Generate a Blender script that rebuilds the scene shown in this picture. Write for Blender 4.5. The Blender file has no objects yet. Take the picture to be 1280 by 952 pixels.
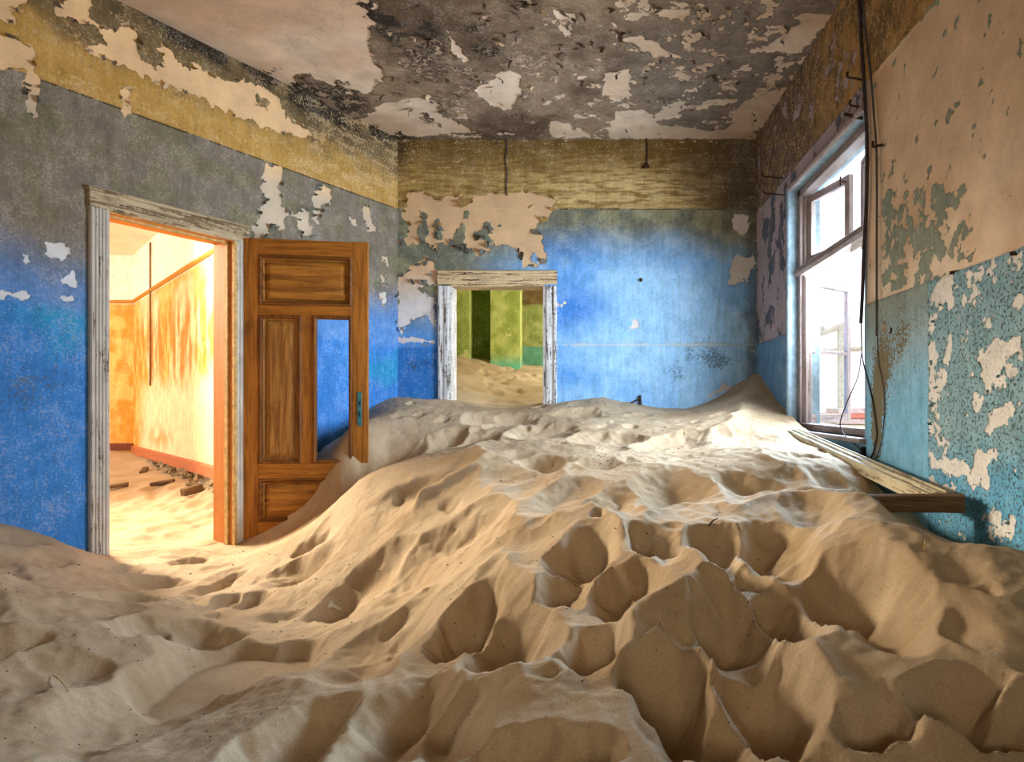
import bpy, math, random
import numpy as np
from mathutils import Vector, Matrix

random.seed(7)
RNG = np.random.default_rng(11)
SC = bpy.context.scene
COL = SC.collection
F = 850.0            # focal length for a 1280 px wide frame
EYE = 1.15           # lens height above the buried floor
PCX, PCY = 742.0, 505.0

# ------------------------------------------------------------------ camera, world, lights
cam_d = bpy.data.cameras.new('camera')
cam_d.sensor_fit = 'HORIZONTAL'
cam_d.sensor_width = 36.0
cam_d.lens = 36.0 * F / 1280.0
cam_d.shift_x = -(PCX - 640.0) / 1280.0
cam_d.shift_y = (PCY - 476.0) / 1280.0
cam_d.clip_start = 0.05
cam_d.clip_end = 200
cam = bpy.data.objects.new('camera', cam_d)
COL.objects.link(cam)
cam.location = (0, 0, EYE)
cam.rotation_euler = (math.pi / 2, 0, 0)
SC.camera = cam

world = bpy.data.worlds.new('sky')
SC.world = world
world.use_nodes = True
bg = world.node_tree.nodes['Background']
bg.inputs[0].default_value = (0.86, 0.93, 1.0, 1)
bg.inputs[1].default_value = 1.5

SC.view_settings.view_transform = 'Standard'
SC.view_settings.look = 'None'
SC.view_settings.exposure = 0.62
SC.view_settings.gamma = 1.0
SC.view_settings.use_curve_mapping = False
SC.cycles.max_bounces = 8
SC.cycles.diffuse_bounces = 5


def area(name, loc, target, sx, sy, power, color, portal=False, spread=180):
    d = bpy.data.lights.new(name, 'AREA')
    d.shape = 'RECTANGLE'
    d.size, d.size_y = sx, sy
    d.energy = power
    d.color = color
    d.spread = math.radians(spread)
    if portal:
        d.cycles.is_portal = True
    o = bpy.data.objects.new(name, d)
    COL.objects.link(o)
    o.location = loc
    o.rotation_euler = (Vector(target) - Vector(loc)).to_track_quat('-Z', 'Z').to_euler()
    return o


# daylight through the window in the right wall (portal guides the sky light)
area('window_daylight_portal', (1.95, 4.77, EYE + 0.75), (0.0, 4.77, EYE + 0.75), 1.6, 2.1, 1, (1, 1, 1), portal=True)
# skylight entering by the same window
area('window_skylight', (1.76, 4.62, EYE + 0.8), (0.76, 4.97, EYE + 0.72), 1.0, 1.7, 72, (0.72, 0.86, 1.0), spread=125)
area('window_low_sun_haze', (3.3, 6.9, EYE + 1.9), (0.1, 2.8, EYE - 0.6), 1.7, 1.8, 700, (0.60, 0.79, 1.0))
# sunlit window of the amber room, out of view to the left of the doorway
area('amber_room_window', (-9.0, 6.6, EYE + 1.05), (-5.0, 8.0, EYE + 0.7), 1.6, 1.6, 105, (1.0, 0.93, 0.82))
# warm fill lamp added under the closed amber ceiling, shining out through the doorway
area('amber_room_fill', (-5.7, 6.35, EYE + 1.95), (0.0, 2.5, EYE - 0.7), 1.5, 1.2, 290, (1.0, 0.84, 0.62), spread=106)
# window of the green room, out of view to the right of the opening
area('green_room_window', (1.35, 8.1, EYE + 1.3), (-2.0, 9.2, EYE + 0.6), 1.2, 1.5, 75, (1.0, 0.95, 0.82))
# fill lamp added behind the camera, shining in through the rear opening
area('rear_fill', (-0.3, -2.3, EYE + 0.55), (-1.6, 3.2, EYE + 3.0), 1.5, 1.2, 42, (1.0, 0.84, 0.60), spread=125)


# ------------------------------------------------------------------ helpers
def C(r, g, b):
    def f(c):
        c /= 255.0
        return c / 12.92 if c <= 0.04045 else ((c + 0.055) / 1.055) ** 2.4
    return np.array((f(r), f(g), f(b)))


def P(px, py, D):
    return Vector(((px - PCX) / F * D, D, EYE + (PCY - py) / F * D))


def sm(a, b, x):
    t = np.clip((x - a) / (b - a), 0, 1)
    return t * t * (3 - 2 * t)


def vnoise(x, y, seed=0):
    xi = np.floor(x).astype(np.int64)
    yi = np.floor(y).astype(np.int64)
    fx, fy = x - xi, y - yi

    def h(a, b):
        n = (a * 374761393 + b * 668265263 + seed * 974634777) & 0xffffffff
        n = ((n ^ (n >> 13)) * 1274126177) & 0xffffffff
        n = (n ^ (n >> 16)) & 0xffff
        return n / 65535.0
    fx = fx * fx * (3 - 2 * fx)
    fy = fy * fy * (3 - 2 * fy)
    return (h(xi, yi) * (1 - fx) + h(xi + 1, yi) * fx) * (1 - fy) + (h(xi, yi + 1) * (1 - fx) + h(xi + 1, yi + 1) * fx) * fy


def fbm(x, y, s, o=4, seed=0, rough=0.5):
    t, a, tot = 0, 1.0, 0
    for i in range(o):
        t = t + a * vnoise(x * s + i * 17.3, y * s - i * 9.1, seed + i)
        tot += a
        a *= rough
        s *= 2.03
    return t / tot


def sdist(u, v, poly):
    """signed distance to a polygon, positive inside"""
    d = np.full(u.shape, 1e9)
    ins = np.zeros(u.shape, bool)
    n = len(poly)
    for i in range(n):
        ax, ay = poly[i]
        bx, by = poly[(i + 1) % n]
        ex, ey = bx - ax, by - ay
        L = ex * ex + ey * ey + 1e-12
        t = np.clip(((u - ax) * ex + (v - ay) * ey) / L, 0, 1)
        d = np.minimum(d, np.hypot(u - ax - t * ex, v - ay - t * ey))
        if ay != by:
            c = ((ay > v) != (by > v)) & (u < (bx - ax) * (v - ay) / (by - ay) + ax)
            ins ^= c
    return np.where(ins, d, -d)


class Plane:
    """a vertical wall plane: origin, direction along it, u along, v = height relative to the lens"""
    def __init__(s, o, d):
        s.o = np.array(o, float)
        d = np.array(d, float)
        s.d = d / np.hypot(*d)

    def hit(s, px, py):
        r = np.array(((px - PCX) / F, 1.0))
        m = np.array(((r[0], -s.d[0]), (r[1], -s.d[1])))
        t, u = np.linalg.solve(m, s.o)
        return u, (PCY - py) / F * t

    def u(s, px):
        return s.hit(px, 0)[0]

    def poly(s, pts):
        return [s.hit(*p) for p in pts]

    def at(s, u, v, off=0.0, n=None):
        p = s.o + s.d * u
        nn = np.array((s.d[1], -s.d[0]))
        p = p + nn * off
        return Vector((p[0], p[1], EYE + v))


class CeilPlane:
    def __init__(s, z):
        s.z = z

    def hit(s, px, py):
        D = F * s.z / (PCY - py)
        return (px - PCX) / F * D, D

    def poly(s, pts):
        return [s.hit(*p) for p in pts]


def new_mesh_object(name, me, mat, parent=None):
    o = bpy.data.objects.new(name, me)
    COL.objects.link(o)
    if mat is not None and not me.materials:
        me.materials.append(mat)
    if parent is not None:
        o.parent = parent
    return o


def tag(o, label=None, cat=None, group=None, kind=None):
    if label: o['label'] = label
    if cat: o['category'] = cat
    if group: o['group'] = group
    if kind: o['kind'] = kind
    return o


def empty(name, loc, rz=0.0, rot=None):
    o = bpy.data.objects.new(name, None)
    COL.objects.link(o)
    o.location = loc
    o.rotation_euler = rot if rot is not None else (0, 0, rz)
    o.empty_display_size = 0.1
    return o


class MB:
    def __init__(s):
        s.v, s.f = [], []

    def add(s, verts, faces):
        b = len(s.v)
        s.v += [tuple(p) for p in verts]
        s.f += [tuple(i + b for i in f) for f in faces]
        return s

    def box(s, x0, x1, y0, y1, z0, z1, b=0.0):
        if b <= 0:
            vs = [(x, y, z) for x in (x0, x1) for y in (y0, y1) for z in (z0, z1)]
            return s.add(vs, [(0, 1, 3, 2), (4, 6, 7, 5), (0, 4, 5, 1), (2, 3, 7, 6), (0, 2, 6, 4), (1, 5, 7, 3)])
        # bevelled box
        lo, hi = (x0, y0, z0), (x1, y1, z1)
        pts, idx = [], {}
        for sx in (0, 1):
            for sy in (0, 1):
                for sz in (0, 1):
                    for ax in range(3):
                        p = []
                        for k, sg in enumerate((sx, sy, sz)):
                            c = hi[k] if sg else lo[k]
                            if k != ax:
                                c += (-b if sg else b)
                            p.append(c)
                        idx[(sx, sy, sz, ax)] = len(pts)
                        pts.append(p)
        fs = []
        for ax in range(3):
            o1, o2 = [k for k in range(3) if k != ax]
            for sg in (0, 1):
                q = []
                for a, c in ((0, 0), (1, 0), (1, 1), (0, 1)):
                    t = [0, 0, 0]
                    t[ax], t[o1], t[o2] = sg, a, c
                    q.append(idx[(*t, ax)])
                fs.append(tuple(q))
            for a in (0, 1):
                for c in (0, 1):
                    q = []
                    for e, axx in ((0, o1), (1, o1), (1, o2), (0, o2)):
                        t = [0, 0, 0]
                        t[ax], t[o1], t[o2] = e, a, c
                        q.append(idx[(*t, axx)])
                    fs.append(tuple(q))
        for sx in (0, 1):
            for sy in (0, 1):
                for sz in (0, 1):
                    fs.append(tuple(idx[(sx, sy, sz, k)] for k in range(3)))
        return s.add(pts, fs)

    def sweep(s, prof, p0, p1, side, out):
        """closed profile (side, out) swept from p0 to p1"""
        p0, p1, side, out = map(Vector, (p0, p1, side, out))
        n = len(prof)
        vs = [p0 + side * a + out * b for a, b in prof] + [p1 + side * a + out * b for a, b in prof]
        fs = [(i, (i + 1) % n, n + (i + 1) % n, n + i) for i in range(n)]
        fs += [tuple(range(n - 1, -1, -1)), tuple(range(n, 2 * n))]
        return s.add(vs, fs)

    def rings(s, x0, x1, z0, z1, steps, fill=True):
        """nested rectangles in the XZ plane: (inset, y) steps joined to a moulding"""
        vs = []
        for i, y in steps:
            vs += [(x0 + i, y, z0 + i), (x1 - i, y, z0 + i), (x1 - i, y, z1 - i), (x0 + i, y, z1 - i)]
        fs = []
        for k in range(len(steps) - 1):
            for j in range(4):
                a, b = k * 4 + j, k * 4 + (j + 1) % 4
                fs.append((a, b, b + 4, a + 4))
        if fill:
            e = (len(steps) - 1) * 4
            fs.append((e, e + 1, e + 2, e + 3))
        return s.add(vs, fs)

    def tube(s, pts, r, n=8, sub=6):
        pts = [Vector(p) for p in pts]
        if sub > 1 and len(pts) > 2:
            q = []
            for i in range(len(pts) - 1):
                a = pts[max(i - 1, 0)]
                b, c = pts[i], pts[i + 1]
                d = pts[min(i + 2, len(pts) - 1)]
                for k in range(sub):
                    t = k / sub
                    q.append(0.5 * ((2 * b) + (c - a) * t + (2 * a - 5 * b + 4 * c - d) * t * t + (3 * b - a - 3 * c + d) * t ** 3))
            q.append(pts[-1])
            pts = q
        rr = r if hasattr(r, '__len__') else [r] * len(pts)
        if len(rr) != len(pts):
            rr = list(np.interp(np.linspace(0, 1, len(pts)), np.linspace(0, 1, len(rr)), rr))
        vs, fs = [], []
        nrm = None
        for i, p in enumerate(pts):
            t = (pts[min(i + 1, len(pts) - 1)] - pts[max(i - 1, 0)])
            if t.length < 1e-9:
                t = Vector((0, 0, 1))
            t.normalize()
            if nrm is None:
                nrm = t.orthogonal().normalized()
            nrm = (nrm - t * nrm.dot(t)).normalized()
            bn = t.cross(nrm)
            for k in range(n):
                a = 2 * math.pi * k / n
                vs.append(p + (nrm * math.cos(a) + bn * math.sin(a)) * rr[i])
        for i in range(len(pts) - 1):
            for k in range(n):
                fs.append((i * n + k, i * n + (k + 1) % n, (i + 1) * n + (k + 1) % n, (i + 1) * n + k))
        fs.append(tuple(range(n - 1, -1, -1)))
        fs.append(tuple((len(pts) - 1) * n + k for k in range(n)))
        return s.add(vs, fs)

    def mesh(s, name, smooth=False):
        me = bpy.data.meshes.new(name)
        me.from_pydata(s.v, [], s.f)
        me.validate()
        me.update()
        if smooth:
            me.polygons.foreach_set('use_smooth', [True] * len(me.polygons))
        return me

    def build(s, name, mat, parent=None, smooth=False):
        return new_mesh_object(name, s.mesh(name, smooth), mat, parent)


def grid_mesh(name, pos, keep, attrs, smooth=True):
    """pos: (nv, nu, 3) array; keep: (nv-1, nu-1) bool"""
    nv, nu = pos.shape[:2]
    me = bpy.data.meshes.new(name)
    idx = np.arange(nv * nu).reshape(nv, nu)
    q = np.stack([idx[:-1, :-1], idx[:-1, 1:], idx[1:, 1:], idx[1:, :-1]], -1)[keep]
    used = np.zeros(nv * nu, bool)
    used[q.ravel()] = True
    remap = np.cumsum(used) - 1
    q = remap[q]
    co = pos.reshape(-1, 3)[used]
    me.vertices.add(len(co))
    me.vertices.foreach_set('co', co.astype(np.float32).ravel())
    me.loops.add(q.size)
    me.loops.foreach_set('vertex_index', q.astype(np.int32).ravel())
    me.polygons.add(len(q))
    me.polygons.foreach_set('loop_start', np.arange(0, q.size, 4, dtype=np.int32))
    me.polygons.foreach_set('use_smooth', np.full(len(q), smooth))
    me.update(calc_edges=True)
    for k, a in attrs.items():
        a = a.reshape(nv * nu, -1)[used]
        at = me.attributes.new(k, 'FLOAT_COLOR', 'POINT')
        d = np.ones((len(a), 4), np.float32)
        d[:, :a.shape[1]] = a
        at.data.foreach_set('color', d.ravel())
    return me


# ------------------------------------------------------------------ materials
class N:
    """tiny node builder"""
    def __init__(s, name):
        s.m = bpy.data.materials.new(name)
        s.m.use_nodes = True
        s.t = s.m.node_tree
        s.bsdf = s.t.nodes['Principled BSDF']
        s.bsdf.inputs['Specular IOR Level'].default_value = 0.25

    def n(s, typ, inp=None, **kw):
        nd = s.t.nodes.new(typ)
        for k, v in kw.items():
            setattr(nd, k, v)
        for k, v in (inp or {}).items():
            s.set(nd.inputs[k], v)
        return nd

    def set(s, sock, v):
        if isinstance(v, bpy.types.NodeSocket):
            s.t.links.new(v, sock)
        elif isinstance(v, bpy.types.Node):
            s.t.links.new(v.outputs[0], sock)
        else:
            if hasattr(sock.default_value, '__len__') and hasattr(v, '__len__') and len(sock.default_value) == 4 and len(v) == 3:
                v = (*v, 1)
            sock.default_value = v

    def noise(s, scale, detail=6, rough=0.55, vec=None, dist=0.0):
        nd = s.n('ShaderNodeTexNoise', {'Scale': scale, 'Detail': detail, 'Roughness': rough, 'Distortion': dist})
        s.set(nd.inputs['Vector'], vec if vec is not None else s.coord())
        return nd.outputs['Fac']

    def coord(s, scale=None):
        tc = s.n('ShaderNodeTexCoord')
        if scale is None:
            return tc.outputs['Object']
        mp = s.n('ShaderNodeMapping', {'Vector': tc.outputs['Object'], 'Scale': scale})
        return mp.outputs[0]

    def math(s, op, a, b=0.0, c=0.0):
        nd = s.n('ShaderNodeMath', operation=op)
        s.set(nd.inputs[0], a); s.set(nd.inputs[1], b); s.set(nd.inputs[2], c)
        return nd.outputs[0]

    def step(s, x, a, b, t0=0.0, t1=1.0):
        nd = s.n('ShaderNodeMapRange', {'Value': x, 'From Min': a, 'From Max': b, 'To Min': t0, 'To Max': t1}, interpolation_type='SMOOTHSTEP')
        return nd.outputs[0]

    def mix(s, f, a, b, blend='MIX'):
        nd = s.n('ShaderNodeMix', data_type='RGBA', blend_type=blend)
        s.set(nd.inputs['Factor'], f); s.set(nd.inputs['A'], a) if False else None
        s.set(nd.inputs[0], f); s.set(nd.inputs[6], a); s.set(nd.inputs[7], b)
        return nd.outputs[2]

    def attr(s, name):
        return s.n('ShaderNodeAttribute', attribute_name=name)

    def bump(s, h, dist=0.004, strength=1.0):
        nd = s.n('ShaderNodeBump', {'Height': h, 'Distance': dist, 'Strength': strength})
        s.t.links.new(nd.outputs[0], s.bsdf.inputs['Normal'])

    def out(s, col, rough=0.85):
        s.set(s.bsdf.inputs['Base Color'], col)
        s.set(s.bsdf.inputs['Roughness'], rough)
        return s.m


def peel_material(name, fine=22, speck=60, amp=0.55, bump=0.005):
    m = N(name)
    A, B, Cc, M = (m.attr(k) for k in ('colA', 'colB', 'colC', 'msk'))
    sep = m.n('ShaderNodeSeparateColor', {'Color': M.outputs['Color']})
    n1 = m.noise(fine, 9, 0.68)
    mk = m.step(m.math('ADD', sep.outputs[0], m.math('MULTIPLY', m.math('SUBTRACT', n1, 0.5), amp)), 0.475, 0.525)
    n2 = m.noise(speck, 7, 0.62)
    sp = m.step(m.math('ADD', n2, m.math('MULTIPLY', m.math('SUBTRACT', sep.outputs[1], 0.5), 0.6)), 0.55, 0.60)
    # worn, mottled paint: vertical brush streaks and blotches
    n3 = m.noise(7, 8, 0.65)
    n4 = m.noise(30, 5, 0.7, vec=m.coord((1, 1, 0.12)))
    k = m.math('ADD', m.math('MULTIPLY', n3, 0.55), m.math('MULTIPLY', n4, 0.55))
    n7 = m.noise(120, 4, 0.7)
    n8 = m.noise(38, 6, 0.7)
    kk = m.math('MULTIPLY', m.math('SUBTRACT', k, 0.55), 1.5)
    kk = m.math('ADD', kk, m.math('MULTIPLY', m.math('SUBTRACT', n7, 0.5), 0.8))
    kk = m.math('ADD', kk, m.math('MULTIPLY', m.math('SUBTRACT', n8, 0.5), 0.7))
    kk = m.math('MAXIMUM', m.math('ADD', kk, 1.0), 0.3)
    va = m.n('ShaderNodeMix', data_type='RGBA', blend_type='MULTIPLY')
    g = m.n('ShaderNodeCombineColor', {0: kk, 1: kk, 2: kk})
    a = m.mix(1.0, A.outputs['Color'], g.outputs[0], 'MULTIPLY')
    n9 = m.noise(70, 6, 0.75)
    fk = m.math('MULTIPLY', m.step(m.math('ADD', n9, m.math('MULTIPLY', m.math('SUBTRACT', n3, 0.5), 0.5)), 0.52, 0.62), 0.38)
    a = m.mix(fk, a, m.mix(0.55, A.outputs['Color'], C(214, 206, 190)))
    a = m.mix(m.math('MULTIPLY', m.math('MULTIPLY', sp, 0.9), sep.outputs[2]), a, Cc.outputs['Color'])
    n5 = m.math('ADD', m.math('ADD', m.math('MULTIPLY', m.noise(4, 8, 0.6), 0.8), m.math('MULTIPLY', m.noise(60, 5, 0.7), 0.35)), 0.43)
    g2 = m.n('ShaderNodeCombineColor', {0: n5, 1: n5, 2: n5})
    b = m.mix(1.0, B.outputs['Color'], g2.outputs[0], 'MULTIPLY')
    col = m.mix(mk, a, b)
    h = m.math('ADD', m.math('MULTIPLY', mk, -1.0), m.math('MULTIPLY', m.noise(90, 5, 0.6), 0.25))
    h = m.math('ADD', h, m.math('MULTIPLY', sp, -0.25))
    m.bump(h, bump, 0.9)
    return m.out(col, 0.88)


def sand_material():
    m = N('sand')
    n1 = m.noise(2.2, 5, 0.6)
    n2 = m.noise(350, 3, 0.7)
    n3 = m.noise(24, 6, 0.6)
    base = m.mix(m.step(n1, 0.3, 0.7), C(176, 152, 120), C(200, 180, 152))
    base = m.mix(m.step(n2, 0.35, 0.75, 0.0, 0.6), base, C(130, 100, 70))
    base = m.mix(m.step(m.noise(180, 2, 0.8), 0.6, 0.72, 0.0, 0.35), base, C(226, 214, 196))
    dark = m.step(m.math('ADD', m.noise(110, 4, 0.6), m.math('MULTIPLY', n3, 0.25)), 0.80, 0.84)
    base = m.mix(m.math('MULTIPLY', dark, 0.6), base, C(60, 46, 36))
    h = m.math('ADD', m.math('MULTIPLY', n2, 0.22), m.math('MULTIPLY', n3, 0.8))
    m.bump(h, 0.009, 0.7)
    return m.out(base, 0.92)


def wood_material(name, c0, c1, c2, axis='z', paint=None, amount=0.0, scale=1.0):
    m = N(name)
    st = {'z': (14, 14, 0.9), 'x': (0.9, 14, 14), 'y': (14, 0.9, 14)}[axis]
    st = tuple(v * scale for v in st)
    n1 = m.noise(3.0, 8, 0.62, vec=m.coord(st), dist=0.6)
    n2 = m.noise(10, 6, 0.7, vec=m.coord(st))
    n3 = m.noise(5, 6, 0.6)
    col = m.mix(m.step(n1, 0.32, 0.66), c0, c1)
    col = m.mix(m.math('MULTIPLY', m.step(n2, 0.52, 0.75), 0.6), col, c2)
    col = m.mix(m.step(n3, 0.52, 0.75, 0, 0.45), col, c2)
    h = m.math('ADD', m.math('MULTIPLY', n2, 0.6), m.math('MULTIPLY', n1, 0.4))
    if paint is not None:
        n4 = m.noise(9, 9, 0.7, vec=m.coord(tuple(v * 0.4 for v in st)))
        pk = m.step(m.math('ADD', n4, m.math('MULTIPLY', m.math('SUBTRACT', m.noise(40, 5, 0.7), 0.5), 0.35)), 0.5 - (amount - 0.5) * 0.5 - 0.015, 0.5 - (amount - 0.5) * 0.5 + 0.015)
        n6 = m.noise(6, 6, 0.6)
        pc = m.mix(m.step(n6, 0.3, 0.7), paint, paint * 0.75)
        col = m.mix(pk, col, pc)
        h = m.math('ADD', m.math('MULTIPLY', h, 0.5), pk)
    m.bump(h, 0.0025, 0.7)
    return m.out(col, 0.62)


def plain(name, c, rough=0.7, metal=0.0, var=0.35, scale=25, bump=0.001):
    m = N(name)
    n = m.noise(scale, 6, 0.65)
    col = m.mix(m.step(n, 0.3, 0.7), c * (1 - var), c * (1 + var * 0.4))
    m.bsdf.inputs['Metallic'].default_value = metal
    m.bump(n, bump, 0.6)
    return m.out(col, rough)


M_PEEL = peel_material('peeling_paint')
M_PEELC = peel_material('peeling_ceiling', 16, 45, 0.75, 0.012)
M_PEELR = peel_material('flaking_teal', 26, 70, 0.7, 0.006)
M_SAND = sand_material()
M_DOOR_V = wood_material('golden_wood_upright', C(124, 74, 22), C(170, 108, 36), C(62, 36, 14), 'z')
M_DOOR_H = wood_material('golden_wood_level', C(124, 74, 20), C(172, 108, 32), C(62, 36, 14), 'x')
M_PANEL_H = wood_material('golden_panel_level', C(118, 70, 20), C(176, 118, 44), C(72, 42, 16), 'x', scale=0.6)
M_PANEL_V = wood_material('golden_panel_upright', C(118, 74, 28), C(170, 122, 60), C(66, 40, 18), 'z', scale=0.8)
M_MOULD_V = wood_material('dark_moulding_upright', C(84, 48, 14), C(132, 80, 24), C(44, 26, 10), 'z')  # mouldings darkened to stand in for shade lines around the panels
M_MOULD_H = wood_material('dark_moulding_level', C(84, 48, 14), C(132, 80, 24), C(44, 26, 10), 'x')
M_JAMB = wood_material('orange_jamb_wood', C(186, 116, 52), C(198, 130, 64), C(156, 92, 36), 'z', scale=0.5)
M_CASE_V = wood_material('weathered_white_upright', C(90, 76, 60), C(130, 112, 92), C(50, 42, 34), 'z', paint=C(196, 190, 182), amount=0.70)
M_CASE_H = wood_material('weathered_white_level', C(96, 80, 56), C(150, 126, 92), C(44, 36, 26), 'x', paint=C(200, 180, 148), amount=0.55)
M_BCASE_V = wood_material('peeling_white_upright', C(70, 62, 54), C(110, 98, 84), C(36, 32, 28), 'z', paint=C(214, 212, 212), amount=0.60)
M_BCASE_H = wood_material('peeling_cream_level', C(80, 66, 48), C(130, 106, 78), C(40, 32, 24), 'x', paint=C(216, 190, 150), amount=0.62)
M_WIN = wood_material('bleached_window_wood', C(120, 102, 94), C(146, 128, 120), C(84, 68, 60), 'z', paint=C(164, 146, 142), amount=0.60)
M_WINH = wood_material('bleached_window_rail', C(120, 102, 94), C(146, 128, 120), C(84, 68, 60), 'x', paint=C(164, 148, 146), amount=0.58)
M_PLANK = wood_material('old_cream_plank', C(130, 108, 82), C(168, 146, 116), C(70, 52, 36), 'x', paint=C(214, 202, 170), amount=0.62)
M_PLANKD = wood_material('old_brown_plank', C(84, 62, 42), C(124, 98, 68), C(52, 36, 24), 'x')
M_RUST = plain('rusty_iron', C(70, 48, 38), 0.75, 0.3)
M_CABLE = plain('dark_cable', C(62, 50, 52), 0.6)
M_CABLE2 = plain('grey_cable', C(84, 78, 80), 0.6)
M_TEALMETAL = plain('teal_lock_metal', C(50, 112, 118), 0.55, 0.2, 0.5)
M_BRASS = plain('tarnished_hinge', C(130, 98, 52), 0.6, 0.5)
M_DARK = plain('dark_slot', C(22, 18, 16), 0.9)
M_PAPER = plain('white_paper', C(226, 230, 240), 0.8, 0, 0.05)
M_STRAW = plain('dry_straw', C(206, 176, 120), 0.8)
M_CHIP = plain('dark_chip', C(62, 48, 40), 0.9)
M_SHELL = plain('pale_chip', C(206, 196, 180), 0.8)
M_STONE = plain('rubble_stone', C(170, 150, 116), 0.95, 0, 0.55, 14, 0.01)
M_RED = plain('faded_red_board', C(196, 110, 100), 0.8, 0, 0.25)
M_MAUVE = plain('faded_mauve_board', C(190, 160, 164), 0.8, 0, 0.25)
M_GREYWOOD = plain('grey_beam', C(186, 172, 160), 0.85, 0, 0.3)
M_AMBERTRIM = plain('amber_rail', C(196, 136, 50), 0.7, 0, 0.25)
M_REDBASE = plain('red_baseboard', C(190, 112, 72), 0.7, 0, 0.3)
M_FLOOR = plain('buried_floor', C(140, 110, 80), 0.95)
M_OUT = plain('bright_desert', C(220, 205, 180), 0.95)
M_CONDUIT = plain('amber_conduit', C(150, 116, 72), 0.7)


def glass_material():
    m = N('window_glass')
    nt = m.t
    tr = m.n('ShaderNodeBsdfTransparent')
    gl = m.n('ShaderNodeBsdfGlossy', {'Roughness': 0.05})
    n = m.noise(8, 4, 0.5)
    mx = m.n('ShaderNodeMixShader', {0: m.step(n, 0.3, 0.7, 0.03, 0.09)})
    nt.links.new(tr.outputs[0], mx.inputs[1])
    nt.links.new(gl.outputs[0], mx.inputs[2])
    nt.links.new(mx.outputs[0], nt.nodes['Material Output'].inputs[0])
    return m.m


M_GLASS = glass_material()


# ------------------------------------------------------------------ wall building
def lerp(a, b, t):
    return a + (b - a) * t[..., None]


def snap_axis(a, edges):
    a = a.copy()
    for e in edges:
        a[np.argmin(abs(a - e))] = e
    return a


def axis(*segs):
    out = []
    for a, b, st in segs:
        n = max(1, int(round((b - a) / st)))
        out.append(np.linspace(a, b, n, endpoint=False))
    return np.concatenate(out + [np.array([segs[-1][1]])])


def wall(name, pl, us, vs, holes, fields, mat, flip=1.0, parent=None):
    us = snap_axis(us, [e for h in holes for e in h[:2]])
    vs = snap_axis(vs, [e for h in holes for e in h[2:]])
    U, V = np.meshgrid(us, vs)
    fd = fields(U, V)
    nn = np.array((pl.d[1], -pl.d[0])) * flip
    h = fd.pop('h')
    pos = np.empty(U.shape + (3,))
    pos[..., 0] = pl.o[0] + pl.d[0] * U + nn[0] * h
    pos[..., 1] = pl.o[1] + pl.d[1] * U + nn[1] * h
    pos[..., 2] = EYE + V
    uc, vc = (us[1:] + us[:-1]) / 2, (vs[1:] + vs[:-1]) / 2
    keep = np.ones((len(vc), len(uc)), bool)
    for a, b, c, d in holes:
        keep &= ~(((uc > a) & (uc < b))[None, :] & ((vc > c) & (vc < d))[:, None])
    me = grid_mesh(name, pos, keep, fd)
    o = new_mesh_object(name, me, mat, parent)
    o['kind'] = 'structure'
    return o


def patch_mask(U, V, polys, holes=(), w=0.05, nz=None, amp=0.22):
    s = np.full(U.shape, -9.0)
    for p in polys:
        s = np.maximum(s, sdist(U, V, p))
    for p in holes:
        s = np.minimum(s, -sdist(U, V, p))
    m = 0.5 + np.clip(s / w, -1, 1) * 0.5
    return m if nz is None else m + (nz - 0.5) * amp


def gauss(U, V, c, ru, rv):
    return np.exp(-((U - c[0]) / ru) ** 2 - ((V - c[1]) / rv) ** 2)


def fields_pack(ca, cb, cc, m1, sp, h, al=None):
    z = np.ones(m1.shape) if al is None else al
    return {'colA': ca, 'colB': cb, 'colC': cc, 'msk': np.stack([np.clip(m1, -1, 2), np.clip(sp, 0, 1.5), z], -1), 'h': h}


CEIL = 2.60
VB = -EYE
DADO = 1.925
SEAM = 0.585
DB = 6.69
PB = Plane((-1.928, DB), (1, 0))
PL_O = (-1.928 + 0.5035 * (-1.5 - DB), -1.5)
PL = Plane(PL_O, (0.5035, 1))
PR = Plane((1.598, DB), (0, -1))       # u grows towards the camera
CP = CeilPlane(CEIL)
UL_END = np.hypot(-1.928 - PL_O[0], DB + 1.5)

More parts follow.
